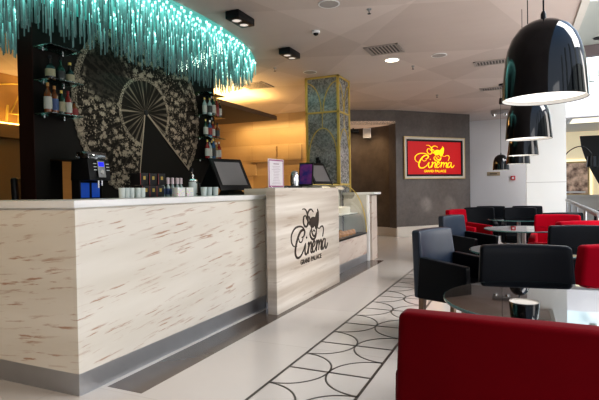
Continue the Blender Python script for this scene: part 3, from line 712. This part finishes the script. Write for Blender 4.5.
# intercom on the column
o = empty('wall_phone', (-3.15,cy0-.012,1.55), 0, 'black intercom handset hanging on the mirrored column', 'phone')
MB().box((-.04,-.03,0),(.04,0,.17),.006).build('base', M['black'], o)
MB().box((-.03,-.065,-.03),(.03,-.03,.02),.01).box((-.03,-.065,.16),(.03,-.03,.22),.01).box((-.02,-.06,.0),(.02,-.04,.18),.01).tube([(0,-.05,-.03),(.01,-.05,-.12),(-.01,-.04,-.2)], .006, 6).build('handset', M['black'], o)

# ------------------------------------------------------------------ chandelier
EC = Vector((-4.35,4.45)); EA, EB = 1.18, 2.52
ch = empty('chandelier', (EC.x, EC.y, CZ), 0, 'huge oval teal lit chandelier of hanging glass rods over the bar', 'chandelier')
pl = MB(); pts = [(EA*math.cos(2*PI*i/72), EB*math.sin(2*PI*i/72), -.03) for i in range(72)]
pl.prism(pts, (0,0,.028)); pl.build('ceiling_plate', M['teal_plate'], ch, smooth=False)
rods = []; sx, sy = .073, .073; iy = 0; y = -EB
while y < EB:
    x = -EA + (sx/2 if iy % 2 else 0)
    while x < EA:
        q = (x/EA)**2 + (y/EB)**2
        wx, wy = x+EC.x, y+EC.y
        if q < .995 and not (-4.62 < wx < -4.24 and 3.24 < wy < 6.44):
            e_ = math.sqrt(max(0, 1-q)); L = .16 + .20*min(1, e_*1.35) + random.uniform(-.05,.05)
            jx, jy = random.uniform(-.031,.031), random.uniform(-.031,.031)
            rods.append((x+jx, y+jy, L))
        x += sx
    y += sy; iy += 1
cl = [((math.hypot(x+EC.x, y+EC.y)), x, y, L) for x, y, L in rods]
def vis(x, y):
    d = Vector((x+EC.x, y+EC.y, 2.8-1.2)); a = d.dot(R_)/d.dot(F); b = d.dot(U_)/d.dot(F)
    return abs(a) < .61 and b < .405
cl.sort(key=lambda r: (not (vis(r[1], r[2]) and (r[1] > .05)), r[0]))
def rod_mesh(mb, x, y, L, r=.007):
    t = bmesh.new(); n = 6; rings = []
    for z in (-.03, -.12, -L*.6-.03, -L-.03):
        rings.append([t.verts.new((x+r*math.cos(2*PI*i/n), y+r*math.sin(2*PI*i/n), z)) for i in range(n)])
    for a, b in zip(rings, rings[1:]):
        for i in range(n): t.faces.new((a[i], b[i], b[(i+1)%n], a[(i+1)%n]))
    t.faces.new(rings[-1][::-1]); mb._join(t)
for d, x, y, L in cl[:100]:
    mb = MB(); rod_mesh(mb, x, y, L); mb.build('glass_rod', M['rod'], ch, smooth=False)
V, Fc = [], []
for d, x, y, L in cl[100:]:
    n = 6; base = len(V); r = .007
    for z in (-.03, -L-.03):
        for i in range(n): V.append((x+r*math.cos(2*PI*i/n), y+r*math.sin(2*PI*i/n), z))
    for i in range(n): Fc.append((base+i, base+n+i, base+n+(i+1)%n, base+(i+1)%n))
    Fc.append(tuple(base+n+i for i in range(n))[::-1])
me = bpy.data.meshes.new('glass_rods'); me.from_pydata(V, [], Fc); me.materials.append(M['rod'])
o = bpy.data.objects.new('glass_rods', me); COL.objects.link(o); o.parent = ch; o['kind'] = 'stuff'
# bright fixing tips at the top of each rod
V, Fc = [], []
for d, x, y, L in cl:
    base = len(V); r = .014
    for z in (-.030, -.052):
        for i in range(4): V.append((x+r*math.cos(PI/2*i), y+r*math.sin(PI/2*i), z))
    for i in range(4): Fc.append((base+i, base+4+i, base+4+(i+1)%4, base+(i+1)%4))
    Fc.append((base+7, base+6, base+5, base+4))
me = bpy.data.meshes.new('rod_fixings'); me.from_pydata(V, [], Fc); me.materials.append(M['rod_cap'])
o = bpy.data.objects.new('rod_fixings', me); COL.objects.link(o); o.parent = ch; o['kind'] = 'stuff'

# ------------------------------------------------------------------ things on the ceiling
def spot_box(loc, rz, label):
    o = empty('twin_spotlight', loc, rz, label, 'spotlight', 'twin ceiling spotlights')
    MB().box((-.085,-.175,-.085),(.085,.175,-.001),.012).build('housing', M['black'], o)
    for s in (-1, 1):
        l = MB().lathe([(.055,-.088),(.06,-.093),(.052,-.097),(.045,-.092)], 20).build('lamp_ring', M['grey_metal'], o, loc=(0,s*.078,.006))
        MB().lathe([(0,-.092),(.046,-.092),(.046,-.089)], 16).build('bulb', M['spot_glow'], l)
spot_box((-2.80,4.66,CZ), 0.0, 'black twin spotlight box on the ceiling beside the chandelier, the nearer one')
spot_box((-2.90,6.14,CZ), 0.0, 'black twin spotlight box on the ceiling farther from the camera')
def vent(loc, a, b, label, rz=0):
    o = empty('ceiling_vent', loc, rz, label, 'vent', 'ceiling vents')
    MB().box((-a,-b,-.012),(a,-b+.03,-.001)).box((-a,b-.03,-.012),(a,b,-.001)).box((-a,-b,-.012),(-a+.03,b,-.001)).box((a-.03,-b,-.012),(a,b,-.001)).build('frame', M['vent'], o, smooth=False)
    s = MB()
    n = int(2*a/.045)
    for i in range(1, n): s.box((-a+i*2*a/n-.008,-b+.03,-.011),(-a+i*2*a/n+.008,b-.03,-.004))
    s.build('slats', M['vent'], o, smooth=False)
    MB().box((-a+.02,-b+.02,-.003),(a-.02,b-.02,-.001)).build('dark_backing', M['vent_back'], o, smooth=False)
vent((-1.70,6.70,CZ), .24, .22, 'square ceiling vent beside the lit downlight in the middle of the ceiling')
vent((-4.42,7.86,CZ), .26, .25, 'square ceiling vent beyond the end of the chandelier')
vent((-.36,8.17,CZ), .27, .14, 'slim ceiling vent near the biggest black pendant lamp')
vent((-.42,10.35,CZ), .27, .14, 'slim ceiling vent farther back behind the pendant lamps')
o = empty('downlight', (-1.735,7.30,CZ), 0, 'round recessed downlight that is lit warm white', 'downlight')
MB().lathe([(.10,-.001),(.12,-.001),(.12,-.008),(.10,-.010)], 28).build('ring', M['white'], o)
MB().lathe([(0,-.004),(.10,-.004)], 28).build('lens', M['downlight'], o, smooth=False)
def sprinkler(x, y, label):
    o = empty('sprinkler', (x,y,CZ), 0, label, 'sprinkler', 'ceiling sprinklers')
    MB().lathe([(0,0),(.028,0),(.026,-.008),(.008,-.01),(.008,-.03),(0,-.03)], 14).build('body', M['grey_metal'], o)
    MB().lathe([(0,-.030),(.004,-.03),(.004,-.048),(.02,-.05),(.02,-.053),(0,-.053)], 12).build('deflector', KM['black'], o)
for x, y, q in ((-1.464,5.14,'nearest ceiling sprinkler, at the top of the picture'),(-1.52,7.82,'ceiling sprinkler just beyond the lit downlight'),(-1.544,10.48,'ceiling sprinkler before the wall with the red screen'),(-3.518,6.89,'ceiling sprinkler near the tip of the chandelier')): sprinkler(x, y, q)
o = empty('smoke_detector', (-2.254,5.54,CZ), 0, 'small white dome camera on the ceiling with a dark lens', 'camera')
MB().lathe([(0,-.001),(.05,-.001),(.052,-.025),(.035,-.03),(0,-.03)], 20).build('base', M['white'], o)
MB().lathe([(.034,-.03),(.03,-.045),(.015,-.056),(0,-.058)], 18).build('lens', M['black'], o)
o.name = 'ceiling_camera'
for x, y, q in ((-3.127,7.40,'round flush ceiling speaker above the mirrored column'),(-1.05,7.37,'round flush ceiling speaker between the downlight and the pendants'),(-1.80,4.80,'round flush ceiling speaker at the top edge of the picture')):
    o = empty('ceiling_speaker', (x,y,CZ), 0, q, 'speaker', 'flush ceiling speakers')
    MB().lathe([(.10,-.001),(.115,-.001),(.115,-.008),(.10,-.008)], 28).build('rim', M['white'], o)
    MB().lathe([(0,-.006),(.10,-.006)], 28).build('grille', plain('grey grille', (.38,.35,.33), .6), o)
o = empty('track_spotlight', (-.26,10.0,CZ), 0, 'small black spotlight on a stem under the ceiling behind the pendants', 'spotlight')
MB().tube([(0,0,0),(0,0,-.28)], .012, 8).lathe([(0,-.001),(.07,-.001),(.07,-.03),(0,-.03)], 16).build('stem', M['black'], o)
MB().lathe([(0,-.26),(.06,-.27),(.07,-.36),(.06,-.38),(0,-.375)], 16).build('head', M['black'], o)
o = empty('emergency_light', (-.41,13.3,CZ), 0, 'silver twin emergency light under the ceiling by the white wall', 'light')
MB().box((-.22,-.06,-.10),(.22,.06,0),.01).build('housing', M['grey_metal'], o)
for s in (-1, 1): MB().lathe([(0,-.16),(.05,-.155),(.06,-.10),(0,-.10)], 16).build('lamp_head', M['chrome'], o, loc=(s*.14,0,0))

# ------------------------------------------------------------------ red screen on the plastered wall
uc = Vector((-1.972,12.825,1.982)); N = nn; A = u; B = Vector((0,0,1))
sc = empty('framed_screen', uc, 0, 'framed red screen with the yellow cinema logo on the grey wall', 'screen')
def pbox(a0, a1, b0, b1, n0, n1, mb):
    q = [A*a+B*b+N*n for n in (n0, n1) for a, b in ((a0,b0),(a1,b0),(a1,b1),(a0,b1))]; mb.hexa(q); return mb
W2, H2 = .965, .535
def ring(w, h, t_, n0, n1): 
    m = MB(); pbox(-w,w,-h,-h+t_,n0,n1,m); pbox(-w,w,h-t_,h,n0,n1,m); pbox(-w,-w+t_,-h+t_,h-t_,n0,n1,m); pbox(w-t_,w,-h+t_,h-t_,n0,n1,m); return m
ring(W2, H2, .022, .002, .05).build('gold_frame', M['brass_light'], sc, smooth=False)
ring(W2-.022, H2-.022, .045, .002, .045).build('white_mount', M['skirt'], sc, smooth=False)
ring(W2-.067, H2-.067, .050, .002, .03).build('black_bezel', M['black'], sc, smooth=False)
pbox(-W2+.112, W2-.112, -H2+.112, H2-.112, .002, .02, MB()).build('red_panel', M['red_screen'], sc, smooth=False)
k = 1.92/450
lf = (Vector((0,0,.0))+N*.0205, A, B, N)
logo(lf, k, k*.86, 'script_lettering', M['yellow'], sc, thick=.8)
for wd_, da, ww_ in (('GRAND',-.195,.30),('PALACE',.175,.36)): text_mesh(wd_, 'block_lettering', ww_, (A*da+B*(-.335)+N*.0205, A, B, N), M['yellow'], sc, .012, height=.062)
# recess corner box camera and speaker
o = empty('security_camera', (-3.95,12.20,2.82), .4, 'black security camera hung in the recess above the corridor', 'camera')
MB().tube([(0,0,0),(0,0,-.05)], .02, 8).build('bracket', M['black'], o)
MB().box((-.14,-.05,-.12),(.14,.05,-.03),.02).lathe([(0,-.15),(.05,-.14),(.06,-.10),(0,-.10)], 14, (.1,0,0)).build('camera_body', M['black'], o)
o = empty('wall_speaker', (-3.62,12.33,2.55), .35, 'white box speaker fixed high on the recess wall', 'speaker')
MB().box((-.10,-.10,0),(.10,.08,.25),.012).build('cabinet', M['white'], o)
MB().box((-.08,-.106,.02),(.08,-.1,.23),.003).build('grille', plain('speaker grille', (.55,.53,.5), .7), o)
# wall plate and alarm on the white wall
o = empty('wall_plate', (-.657,15.1,1.593), 0, 'tan sign plate with dark lettering on the white wall', 'sign')
MB().box((-.175,-.02,-.055),(.175,-.001,.055),.003).build('plate', plain('tan plate', (.42,.33,.22), .5), o)
MB().box((-.10,-.022,-.012),(.10,-.02,.014)).build('lettering', M['logo_dark'], o, smooth=False)
o = empty('fire_alarm', (-.14,15.1,1.458), 0, 'small red fire alarm box on the white wall', 'alarm')
MB().box((-.06,-.05,-.06),(.06,-.001,.06),.006).build('box', plain('alarm red', (.60,.02,.03), .4), o)
MB().box((-.03,-.053,-.03),(.03,-.05,.03)).build('window', M['white'], o, smooth=False)

# gallery things
b_ = (1.96,20.97,1.5)
o = empty('framed_poster', b_, 0, 'brown framed poster on the lit gallery wall across the atrium', 'poster')
MB().box((-.40,-.05,-.60),(.40,-.03,.56)).build('picture', M['poster'], o, smooth=False)
MB().box((-.46,-.055,-.66),(.46,-.051+.02,-.60)).box((-.46,-.055,.56),(.46,-.031,.62)).box((-.46,-.055,-.60),(-.40,-.031,.56)).box((.40,-.055,-.60),(.46,-.031,.56)).build('frame', M['brass_light'], o, smooth=False)
MB().box((-.55,-.03,-.74),(.55,-.002,.70)).build('light_box', emis('backlit halo', (1,.80,.42), 1.0), o, smooth=False)
MB().box((-.33,-.052,-.56),(.33,-.05,-.50)).build('caption_band', M['white'], o, smooth=False)
sp_ = [(1.76,17,2.4),(1.86,17,2.05),(2.0,17,1.7),(2.2,17,1.28),(2.45,17,.9),(2.65,17,0),(3.4,17,0),(3.4,17,2.70),(1.72,17,2.72)]
o = MB().prism(sp_, (0,.08,0)).build('curved_black_screen', plain('matt black panel', (.006,.006,.007), .8), smooth=False); tag(o, 'tall black panel with a curved left edge in the far gallery', 'panel')
o = empty('arc_lamp', (1.0,13.75,0), 0, 'black arc floor lamp curving over beside the pillar', 'floor lamp')
MB().lathe([(0,0),(.16,0),(.16,.03),(0,.03)], 24).build('base', M['black'], o)
MB().tube(catmull([(0,0,.03),(0,0,1.7),(.08,.0,1.98),(.26,0,2.14),(.45,0,2.17),(.60,0,2.05),(.64,0,1.93)], 6), .012, 8).build('arc_pole', M['black'], o)
MB().lathe([(0,1.94),(.13,1.92),(.16,1.66),(.155,1.66),(.12,1.91),(0,1.925)], 20, (.68,0,0)).build('lamp_shade', M['black_gloss'], o)
o = empty('light_panel', (2.2,17.0,3.25), 0, 'bright rectangular light panel in the far gallery ceiling', 'light')
MB().box((-.75,-.9,-.03),(1.5,.9,-.001)).build('frame', M['white'], o, smooth=False)
MB().box((-.68,-.83,-.04),(1.43,.83,-.03)).build('diffuser', emis('warm panel light', (1,.88,.55), 1.4), o, smooth=False)
# lamps hanging behind the atrium glass
for i, (x, z, r) in enumerate(((1.75,3.98,.09),(1.55,4.25,.08),(1.95,4.1,.08))):
    o = empty('hanging_lamp', (x,14.6,z), 0, ('pale bell lamp hanging lowest','small pale bell lamp hanging highest','pale bell lamp at the right edge')[i]+' before the atrium glazing', 'pendant lamp', 'pale lamps before the atrium glazing')
    MB().lathe([(0,.16),(r*.4,.14),(r*.8,.08),(r,-.08),(r*.95,-.08),(r*.7,.06),(0,.12)], 20).build('lamp_shade', M['grey_green'], o)
    MB().tube([(0,0,.15),(0,0,1.2)], .006, 6).build('cord', M['black'], o)
o = MB().lathe([(0,-.02),(.09,-.02),(.09,-.001),(0,-.001)], 20).build('recessed_spot', M['black'], loc=(1.50,11.5,4.2)); tag(o, 'dark recessed spot in the pale soffit above the atrium', 'downlight')
# handrail
o = empty('handrail', (.95,9,0), 0, 'grey metal handrail on posts running from the pillar to the right', 'railing')
MB().tube([(0,2.9,.9),(-.20,-3.3,.9)], .030, 10).build('rail', M['grey_metal'], o)
for i in range(5):
    y = 2.85-1.5*i; x = -.10+(y+.2)*.0323; MB().tube([(x,y,0),(x,y,.88)], .016, 8).build('post', M['steel'], o)

# ------------------------------------------------------------------ pendants
def pendant():
    o = empty('pendant_lamp', (0,0,0)); H = .335; R = .178
    prof = [(R,0),(R*.99,.02),(R*.955,.10),(R*.915,.17),(R*.86,.215),(R*.76,.26),(R*.60,.298),(R*.38,.323),(R*.16,.333),(0,.335)]
    MB().lathe(prof+[], 56).build('lamp_shade', M['black_gloss'], o, angle=60)
    MB().lathe([(R*.985,.002),(R*.96,.03),(R*.90,.16),(R*.72,.25),(0,.30)], 40).build('white_lining', plain('white lamp lining', (.8,.78,.74), .6), o, angle=60)
    MB().lathe([(0,.018),(R*.97,.018)], 40).build('diffuser', M['white_diff'], o, smooth=False)
    MB().lathe([(0,.33),(.012,.33),(.012,.36),(.007,.372),(0,.372)], 12).build('cord_grip', M['black'], o)
    MB().tube([(0,0,.335),(0,0,CZ-1.545-.02)], .0035, 6).build('cord', M['black'], o)
    for q in o.children:
        if q.name.split('.')[0] in ('lamp_shade','white_lining','diffuser','cord_grip'): q.scale = (.875,.875,.93)
    return o
pe = [(.095,2.151,'nearest and largest black bell pendant lamp'),(.069,3.883,'second black bell pendant lamp just behind the largest'),(.048,5.858,'third black bell pendant lamp of the row'),(.0,7.6,'fourth black bell pendant lamp, lowest looking of the stacked row'),(-.316,10.49,'farthest black bell pendant lamp, standing apart left of the row')]
p0 = pendant()
for i, (x, y, q) in enumerate(pe):
    o = p0 if i == 0 else dup(p0); o.location = (x,y,1.545); tag(o, q, 'pendant lamp', 'black bell pendant lamps')
    if i == 3: o.location.z = 1.53

# ------------------------------------------------------------------ tables
def table():
    o = empty('round_table', (0,0,0)); r = .415; h = .74
    MB().lathe([(0,h-.012),(r-.004,h-.012),(r-.0005,h-.010)], 72).lathe([(0,h),(r-.004,h)], 72).build('glass_top', M['table_glass'], o, angle=20)
    MB().lathe([(r-.004,h-.0125),(r,h-.010),(r,h-.002),(r-.004,h+.0003)], 72).build('glass_edge', M['glass_rim'], o, angle=60)
    MB().lathe([(0,h-.013),(.10,h-.014),(.10,h-.022),(.025,h-.03),(.022,.30),(.022,.12),(0,.12)], 20).build('pedestal', M['grey_metal'], o)
    for k in range(4):
        a = PI/4+k*PI/2; c, s = math.cos(a), math.sin(a)
        MB().tube(catmull([(c*.02,s*.02,.40),(c*.06,s*.06,.26),(c*.15,s*.15,.10),(c*.27,s*.27,.014)], 5), .013, 8).build('leg', M['grey_metal'], o)
    return o
tb = [(.115,2.185,'nearest round smoked glass table before the red chair'),(.07,3.88,'round glass table behind the black chair at the nearest table'),(.05,5.87,'round glass table with a red chair behind it, third from the camera'),(0,7.60,'round glass table fourth from the camera'),(-.316,10.5,'farthest round glass table near the white wall')]
t0 = table()
for i, (x, y, q) in enumerate(tb):
    o = t0 if i == 0 else dup(t0); o.location = (x,y,0); tag(o, q, 'table', 'round glass tables')

# ------------------------------------------------------------------ armchairs (facing +Y, back at -Y)
def chair(mat, mat2, hb=.86):
    o = empty('armchair', (0,0,0)); w = .275; zb = .325; ts = .245
    # backrest: curved slab, slightly raked, narrower at the top
    t = bmesh.new(); nx, nz = 14, 10; F_ = []; Bk = []
    for j in range(nz+1):
        z = zb + (hb-zb)*j/nz; f = j/nz; ww = w-.035*f; rf, rb = [], []
        for i in range(nx+1):
            s = -1+2*i/nx; x = s*ww
            bow = .028*(1-s*s); rake = -.045*f
            zz = z + (0.006*(1-s*s) if j == nz else 0)
            rb.append(t.verts.new((x, -.225+rake-bow, zz))); rf.append(t.verts.new((x, -.135+rake*1.2-bow*.8, zz)))
        F_.append(rf); Bk.append(rb)
    for j in range(nz):
        for i in range(nx):
            t.faces.new((Bk[j][i], Bk[j][i+1], Bk[j+1][i+1], Bk[j+1][i])); t.faces.new((F_[j][i+1], F_[j][i], F_[j+1][i], F_[j+1][i+1]))
        t.faces.new((Bk[j][0], Bk[j+1][0], F_[j+1][0], F_[j][0])); t.faces.new((Bk[j][nx], F_[j][nx], F_[j+1][nx], Bk[j+1][nx]))
    for i in range(nx):
        t.faces.new((Bk[nz][i], Bk[nz][i+1], F_[nz][i+1], F_[nz][i])); t.faces.new((Bk[0][i+1], Bk[0][i], F_[0][i], F_[0][i+1]))
    bmesh.ops.recalc_face_normals(t, faces=t.faces)
    me = bpy.data.meshes.new('backrest'); t.to_mesh(me); t.free(); me.materials.append(mat2)
    b = bpy.data.objects.new('backrest', me); COL.objects.link(b); b.parent = o
    bv = b.modifiers.new('b', 'BEVEL'); bv.width = .020; bv.segments = 4; bv.limit_method = 'ANGLE'; bv.angle_limit = math.radians(50)
    me.polygons.foreach_set('use_smooth', [True]*len(me.polygons))
    for s in (-1, 1):
        x0, x1 = s*w, s*(w-.07); lo, hi = min(x0,x1), max(x0,x1)
        MB().hexa([(lo,-.20,zb),(hi,-.20,zb),(hi,.24,zb),(lo,.24,zb),(lo,-.17,.655),(hi,-.17,.655),(hi,.235,.615),(lo,.235,.615)], .016, 3).build('armrest', mat, o)
    MB().box((-w+.068,-.17,zb),(w-.068,.255,.36),.012,3).build('seat_base', mat, o)
    MB().box((-w+.070,-.16,.361),(w-.070,.275,.455),.03,4).build('seat_cushion', mat, o)
    for sx in (-1, 1):
        for sy in (-1, 1):
            cx, cy = sx*.225, (.20 if sy > 0 else -.175)
            a, c = .022, .015
            MB().hexa([(cx-c+sx*.01,cy-c+sy*.012,0),(cx+c+sx*.01,cy-c+sy*.012,0),(cx+c+sx*.01,cy+c+sy*.012,0),(cx-c+sx*.01,cy+c+sy*.012,0),(cx-a,cy-a,zb+.002),(cx+a,cy-a,zb+.002),(cx+a,cy+a,zb+.002),(cx-a,cy+a,zb+.002)]).build('leg', M['wood_leg'], o)
    return o
proto = {'black': chair(M['leather'], M['leather']), 'blue': chair(M['leather'], M['leather_sheen']), 'red': chair(M['velvet'], M['velvet']), 'shaded_red': chair(M['velvet_shaded'], M['velvet_shaded'])}  # blue: black leather with the sheen tint on its back
used = set()
def place(kind, bx, by, dx, dy, label):        # bx,by = middle of the back's top; dx,dy = facing
    d = Vector((dx,dy)).normalized(); c = Vector((bx,by)) + d*.26
    o = proto[kind] if kind not in used else dup(proto[kind]); used.add(kind)
    o.location = (c.x, c.y, 0); o.rotation_euler = (0,0,math.atan2(d.y, d.x)-PI/2)
    tag(o, label, 'chair', 'armchairs around the round tables'); return o
place('shaded_red', -.06, 1.365, .03, 1, 'red velvet armchair in the foreground with its back to the camera').scale = (1.07,1,.985)
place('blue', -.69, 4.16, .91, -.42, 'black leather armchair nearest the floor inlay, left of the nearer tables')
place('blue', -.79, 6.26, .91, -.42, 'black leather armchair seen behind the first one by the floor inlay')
place('black', .025, 3.10, .13, -1, 'wide black armchair on the far side of the nearest glass table')
place('red', .545, 3.26, -.50, .86, 'bright red armchair at the right edge beside the wide black armchair')
place('black', .47, 4.73, .10, -1, 'black armchair behind the wide black one, in front of the small red back')
place('red', .56, 5.33, -.5, .86, 'red armchair whose top edge shows just above a black armchair back')
place('red', .42, 6.52, -.1, -1, 'red armchair on the far side of the third glass table')
place('red', -.93, 7.95, .91, -.42, 'red armchair mostly hidden behind the farther black one by the inlay')
place('black', .02, 8.70, .0, -1, 'black armchair at the far side of the fourth table, right of two others')
place('black', -.62, 8.80, .1, -1, 'low looking black armchair left of the far group')
place('black', -.46, 9.35, 0, 1, 'black armchair at the farthest table, left one of two')
place('black', .14, 9.40, -.1, 1, 'black armchair at the farthest table, right one of two')
place('black', .52, 7.0, -.3, 1, 'black armchair with only its top edge showing over the red armchair')
place('black', 1.20, 7.75, -.2, -1, 'dark armchair at the right edge beyond the handrail')
place('red', 1.75, 10.2, -.5, -1, 'red armchair far off at the right edge beyond the handrail')

# ochre room: gold ring sculpture and dark chair back seen past the bar wall
o = empty('gold_sculpture', (-7.33,5.05,2.345), 0, 'thin gold angular sculpture on the glowing ledge at the left edge', 'sculpture')
MB().tube([(0.0,.26,0),(.0,.30,.55)], .02, 8).tube([(0,.30,.52),(0,.12,.17),(0,.36,.17)], .018, 8).tube([(0,.05,0),(0,.08,.30)], .02, 8).build('figures', M['gold'], o)
MB().tube(catmull([(-.02,-.3,.50),(-.02,0,.62),(-.02,.4,.68),(-.02,.8,.62)], 6), .012, 8).build('curved_bar', M['gold'], o)
o.location.x = -7.42
o = empty('lounge_chair', (-5.6,4.05,0), -.9, 'dark rounded chair back in the ochre room at the left edge', 'chair')
MB().hexa([(-.24,-.05,.45),(.24,-.05,.45),(.24,.05,.45),(-.24,.05,.45),(-.18,-.10,1.42),(.18,-.10,1.42),(.18,-.02,1.42),(-.18,-.02,1.42)], .05, 4).build('backrest', M['black'], o)
MB().box((-.25,-.05,.72),(.25,.42,.80),.03).build('seat', M['black'], o)
for sx in (-1, 1):
    for y in (0, .36): MB().tube([(sx*.22,y,0),(sx*.20,y,.73)], .014, 8).build('leg', M['black'], o)

# ------------------------------------------------------------------ light
wd = bpy.data.worlds.new('w'); bpy.context.scene.world = wd; wd.use_nodes = True
bg = wd.node_tree.nodes['Background']; nt = wd.node_tree
tc = nt.nodes.new('ShaderNodeTexCoord'); sx_ = nt.nodes.new('ShaderNodeSeparateXYZ'); nt.links.new(tc.outputs['Generated'], sx_.inputs[0])
cr = nt.nodes.new('ShaderNodeValToRGB'); nt.links.new(sx_.outputs[2], cr.inputs[0])
cr.color_ramp.elements[0].position = 0; cr.color_ramp.elements[0].color = (.95,.97,1,1)
cr.color_ramp.elements[1].position = .9; cr.color_ramp.elements[1].color = (.35,.60,1,1)
nt.links.new(cr.outputs[0], bg.inputs[0]); bg.inputs[1].default_value = 1.5
def area(name, loc, target, sx, sy, power, col, spread=180):
    l = bpy.data.lights.new(name, 'AREA'); l.shape = 'RECTANGLE'; l.size = sx; l.size_y = sy; l.energy = power; l.color = col; l.spread = math.radians(spread)
    o = bpy.data.objects.new(name, l); COL.objects.link(o); o.location = loc
    o.rotation_euler = (Vector(target)-Vector(loc)).to_track_quat('-Z', 'Y').to_euler(); return o
area('atrium_daylight', (5.2,5.0,7.4), (-1.6,4.6,.4), 4, 6, 1250, (1,.965,.93))
area('floor_bounce', (1.9,5.5,.5), (-1.2,6.0,3.1), 1.4, 8, 190, (1,.93,.87))  # added lamp brightening the ceiling in place of light reflected by the floor
area('fill_behind', (2.5,-3.5,2.6), (-2.0,3,.9), 3, 2, 50, (1,.95,.90))  # added fill from behind the camera; the rear wall has no window
area('back_daylight', (4.0,10.5,5.0), (-.2,15.0,1.4), 3, 3, 560, (1,.985,.975))
spot_ = None
for x in (-6.3,-5.4,-4.7): area('cove_light', (x,10.6,2.9), (x,11,1.0), .8, .08, 9, (1,.68,.28))
area('cove_low', (-5.6,10.7,.75), (-5.6,11,2.2), 3.2, .1, 14, (1,.64,.24))
area('soffit_cove', (-5.9,7.6,2.82), (-5.9,7.6,3.2), 2.4, 2.6, 75, (1,.68,.30))
area('ochre_ledge_light', (-7.3,5.0,2.40), (-7.5,5.0,3.2), 4, .1, 12, (1,.62,.2))
area('ochre_room_fill', (-6.2,3.6,3.05), (-7.0,4.6,1.0), 1, 1, 10, (1,.7,.35))
area('chandelier_glow', (-3.6,4.6,2.72), (-3.2,4.6,0), .8, 3, 5, (.35,1,.88))
def spotl(name, loc, target, power, ang, blend, col, r=.03):
    l = bpy.data.lights.new(name, 'SPOT'); l.energy = power; l.spot_size = math.radians(ang); l.spot_blend = blend; l.color = col; l.shadow_soft_size = r
    o = bpy.data.objects.new(name, l); COL.objects.link(o); o.location = loc
    o.rotation_euler = (Vector(target)-Vector(loc)).to_track_quat('-Z', 'Y').to_euler(); return o
spotl('wall_patch', (1.2,9.2,2.7), (-2.14,12.62,.80), 500, 5, .8, (1,.98,.95))
spotl('wall_patch', (1.6,9.4,2.7), (-1.64,13.17,.74), 500, 6, .8, (1,.98,.95))
spotl('case_light', (-2.65,6.9,1.26), (-2.5,6.9,.5), 12, 150, .8, (1,.85,.65), .1)
spotl('case_light', (-2.65,7.5,1.26), (-2.5,7.5,.5), 12, 150, .8, (1,.85,.65), .1)
spotl('recess_light', (-3.4,12.0,2.75), (-3.6,12.3,0), 14, 130, .8, (1,.75,.5), .1)
spotl('recess_light', (-3.9,11.6,2.7), (-3.9,12.3,1.2), 20, 140, .8, (1,.72,.45), .1)
spotl('counter_end_light', (-3.2,-.6,2.9), (-3.0,2.0,.6), 130, 60, .8, (1,.76,.46), .08)
spotl('bar_wall_light', (-2.9,4.9,3.0), (-4.35,4.9,2.0), 22, 100, .9, (1,.88,.75), .1)

s = bpy.context.scene
s.view_settings.view_transform = 'Standard'; s.view_settings.look = 'Medium High Contrast'; s.view_settings.exposure = -0.12; s.view_settings.gamma = 1.0
s.cycles.transparent_max_bounces = 24; s.cycles.max_bounces = 8; s.cycles.use_denoising = True
s.cycles.sample_clamp_indirect = 4.0
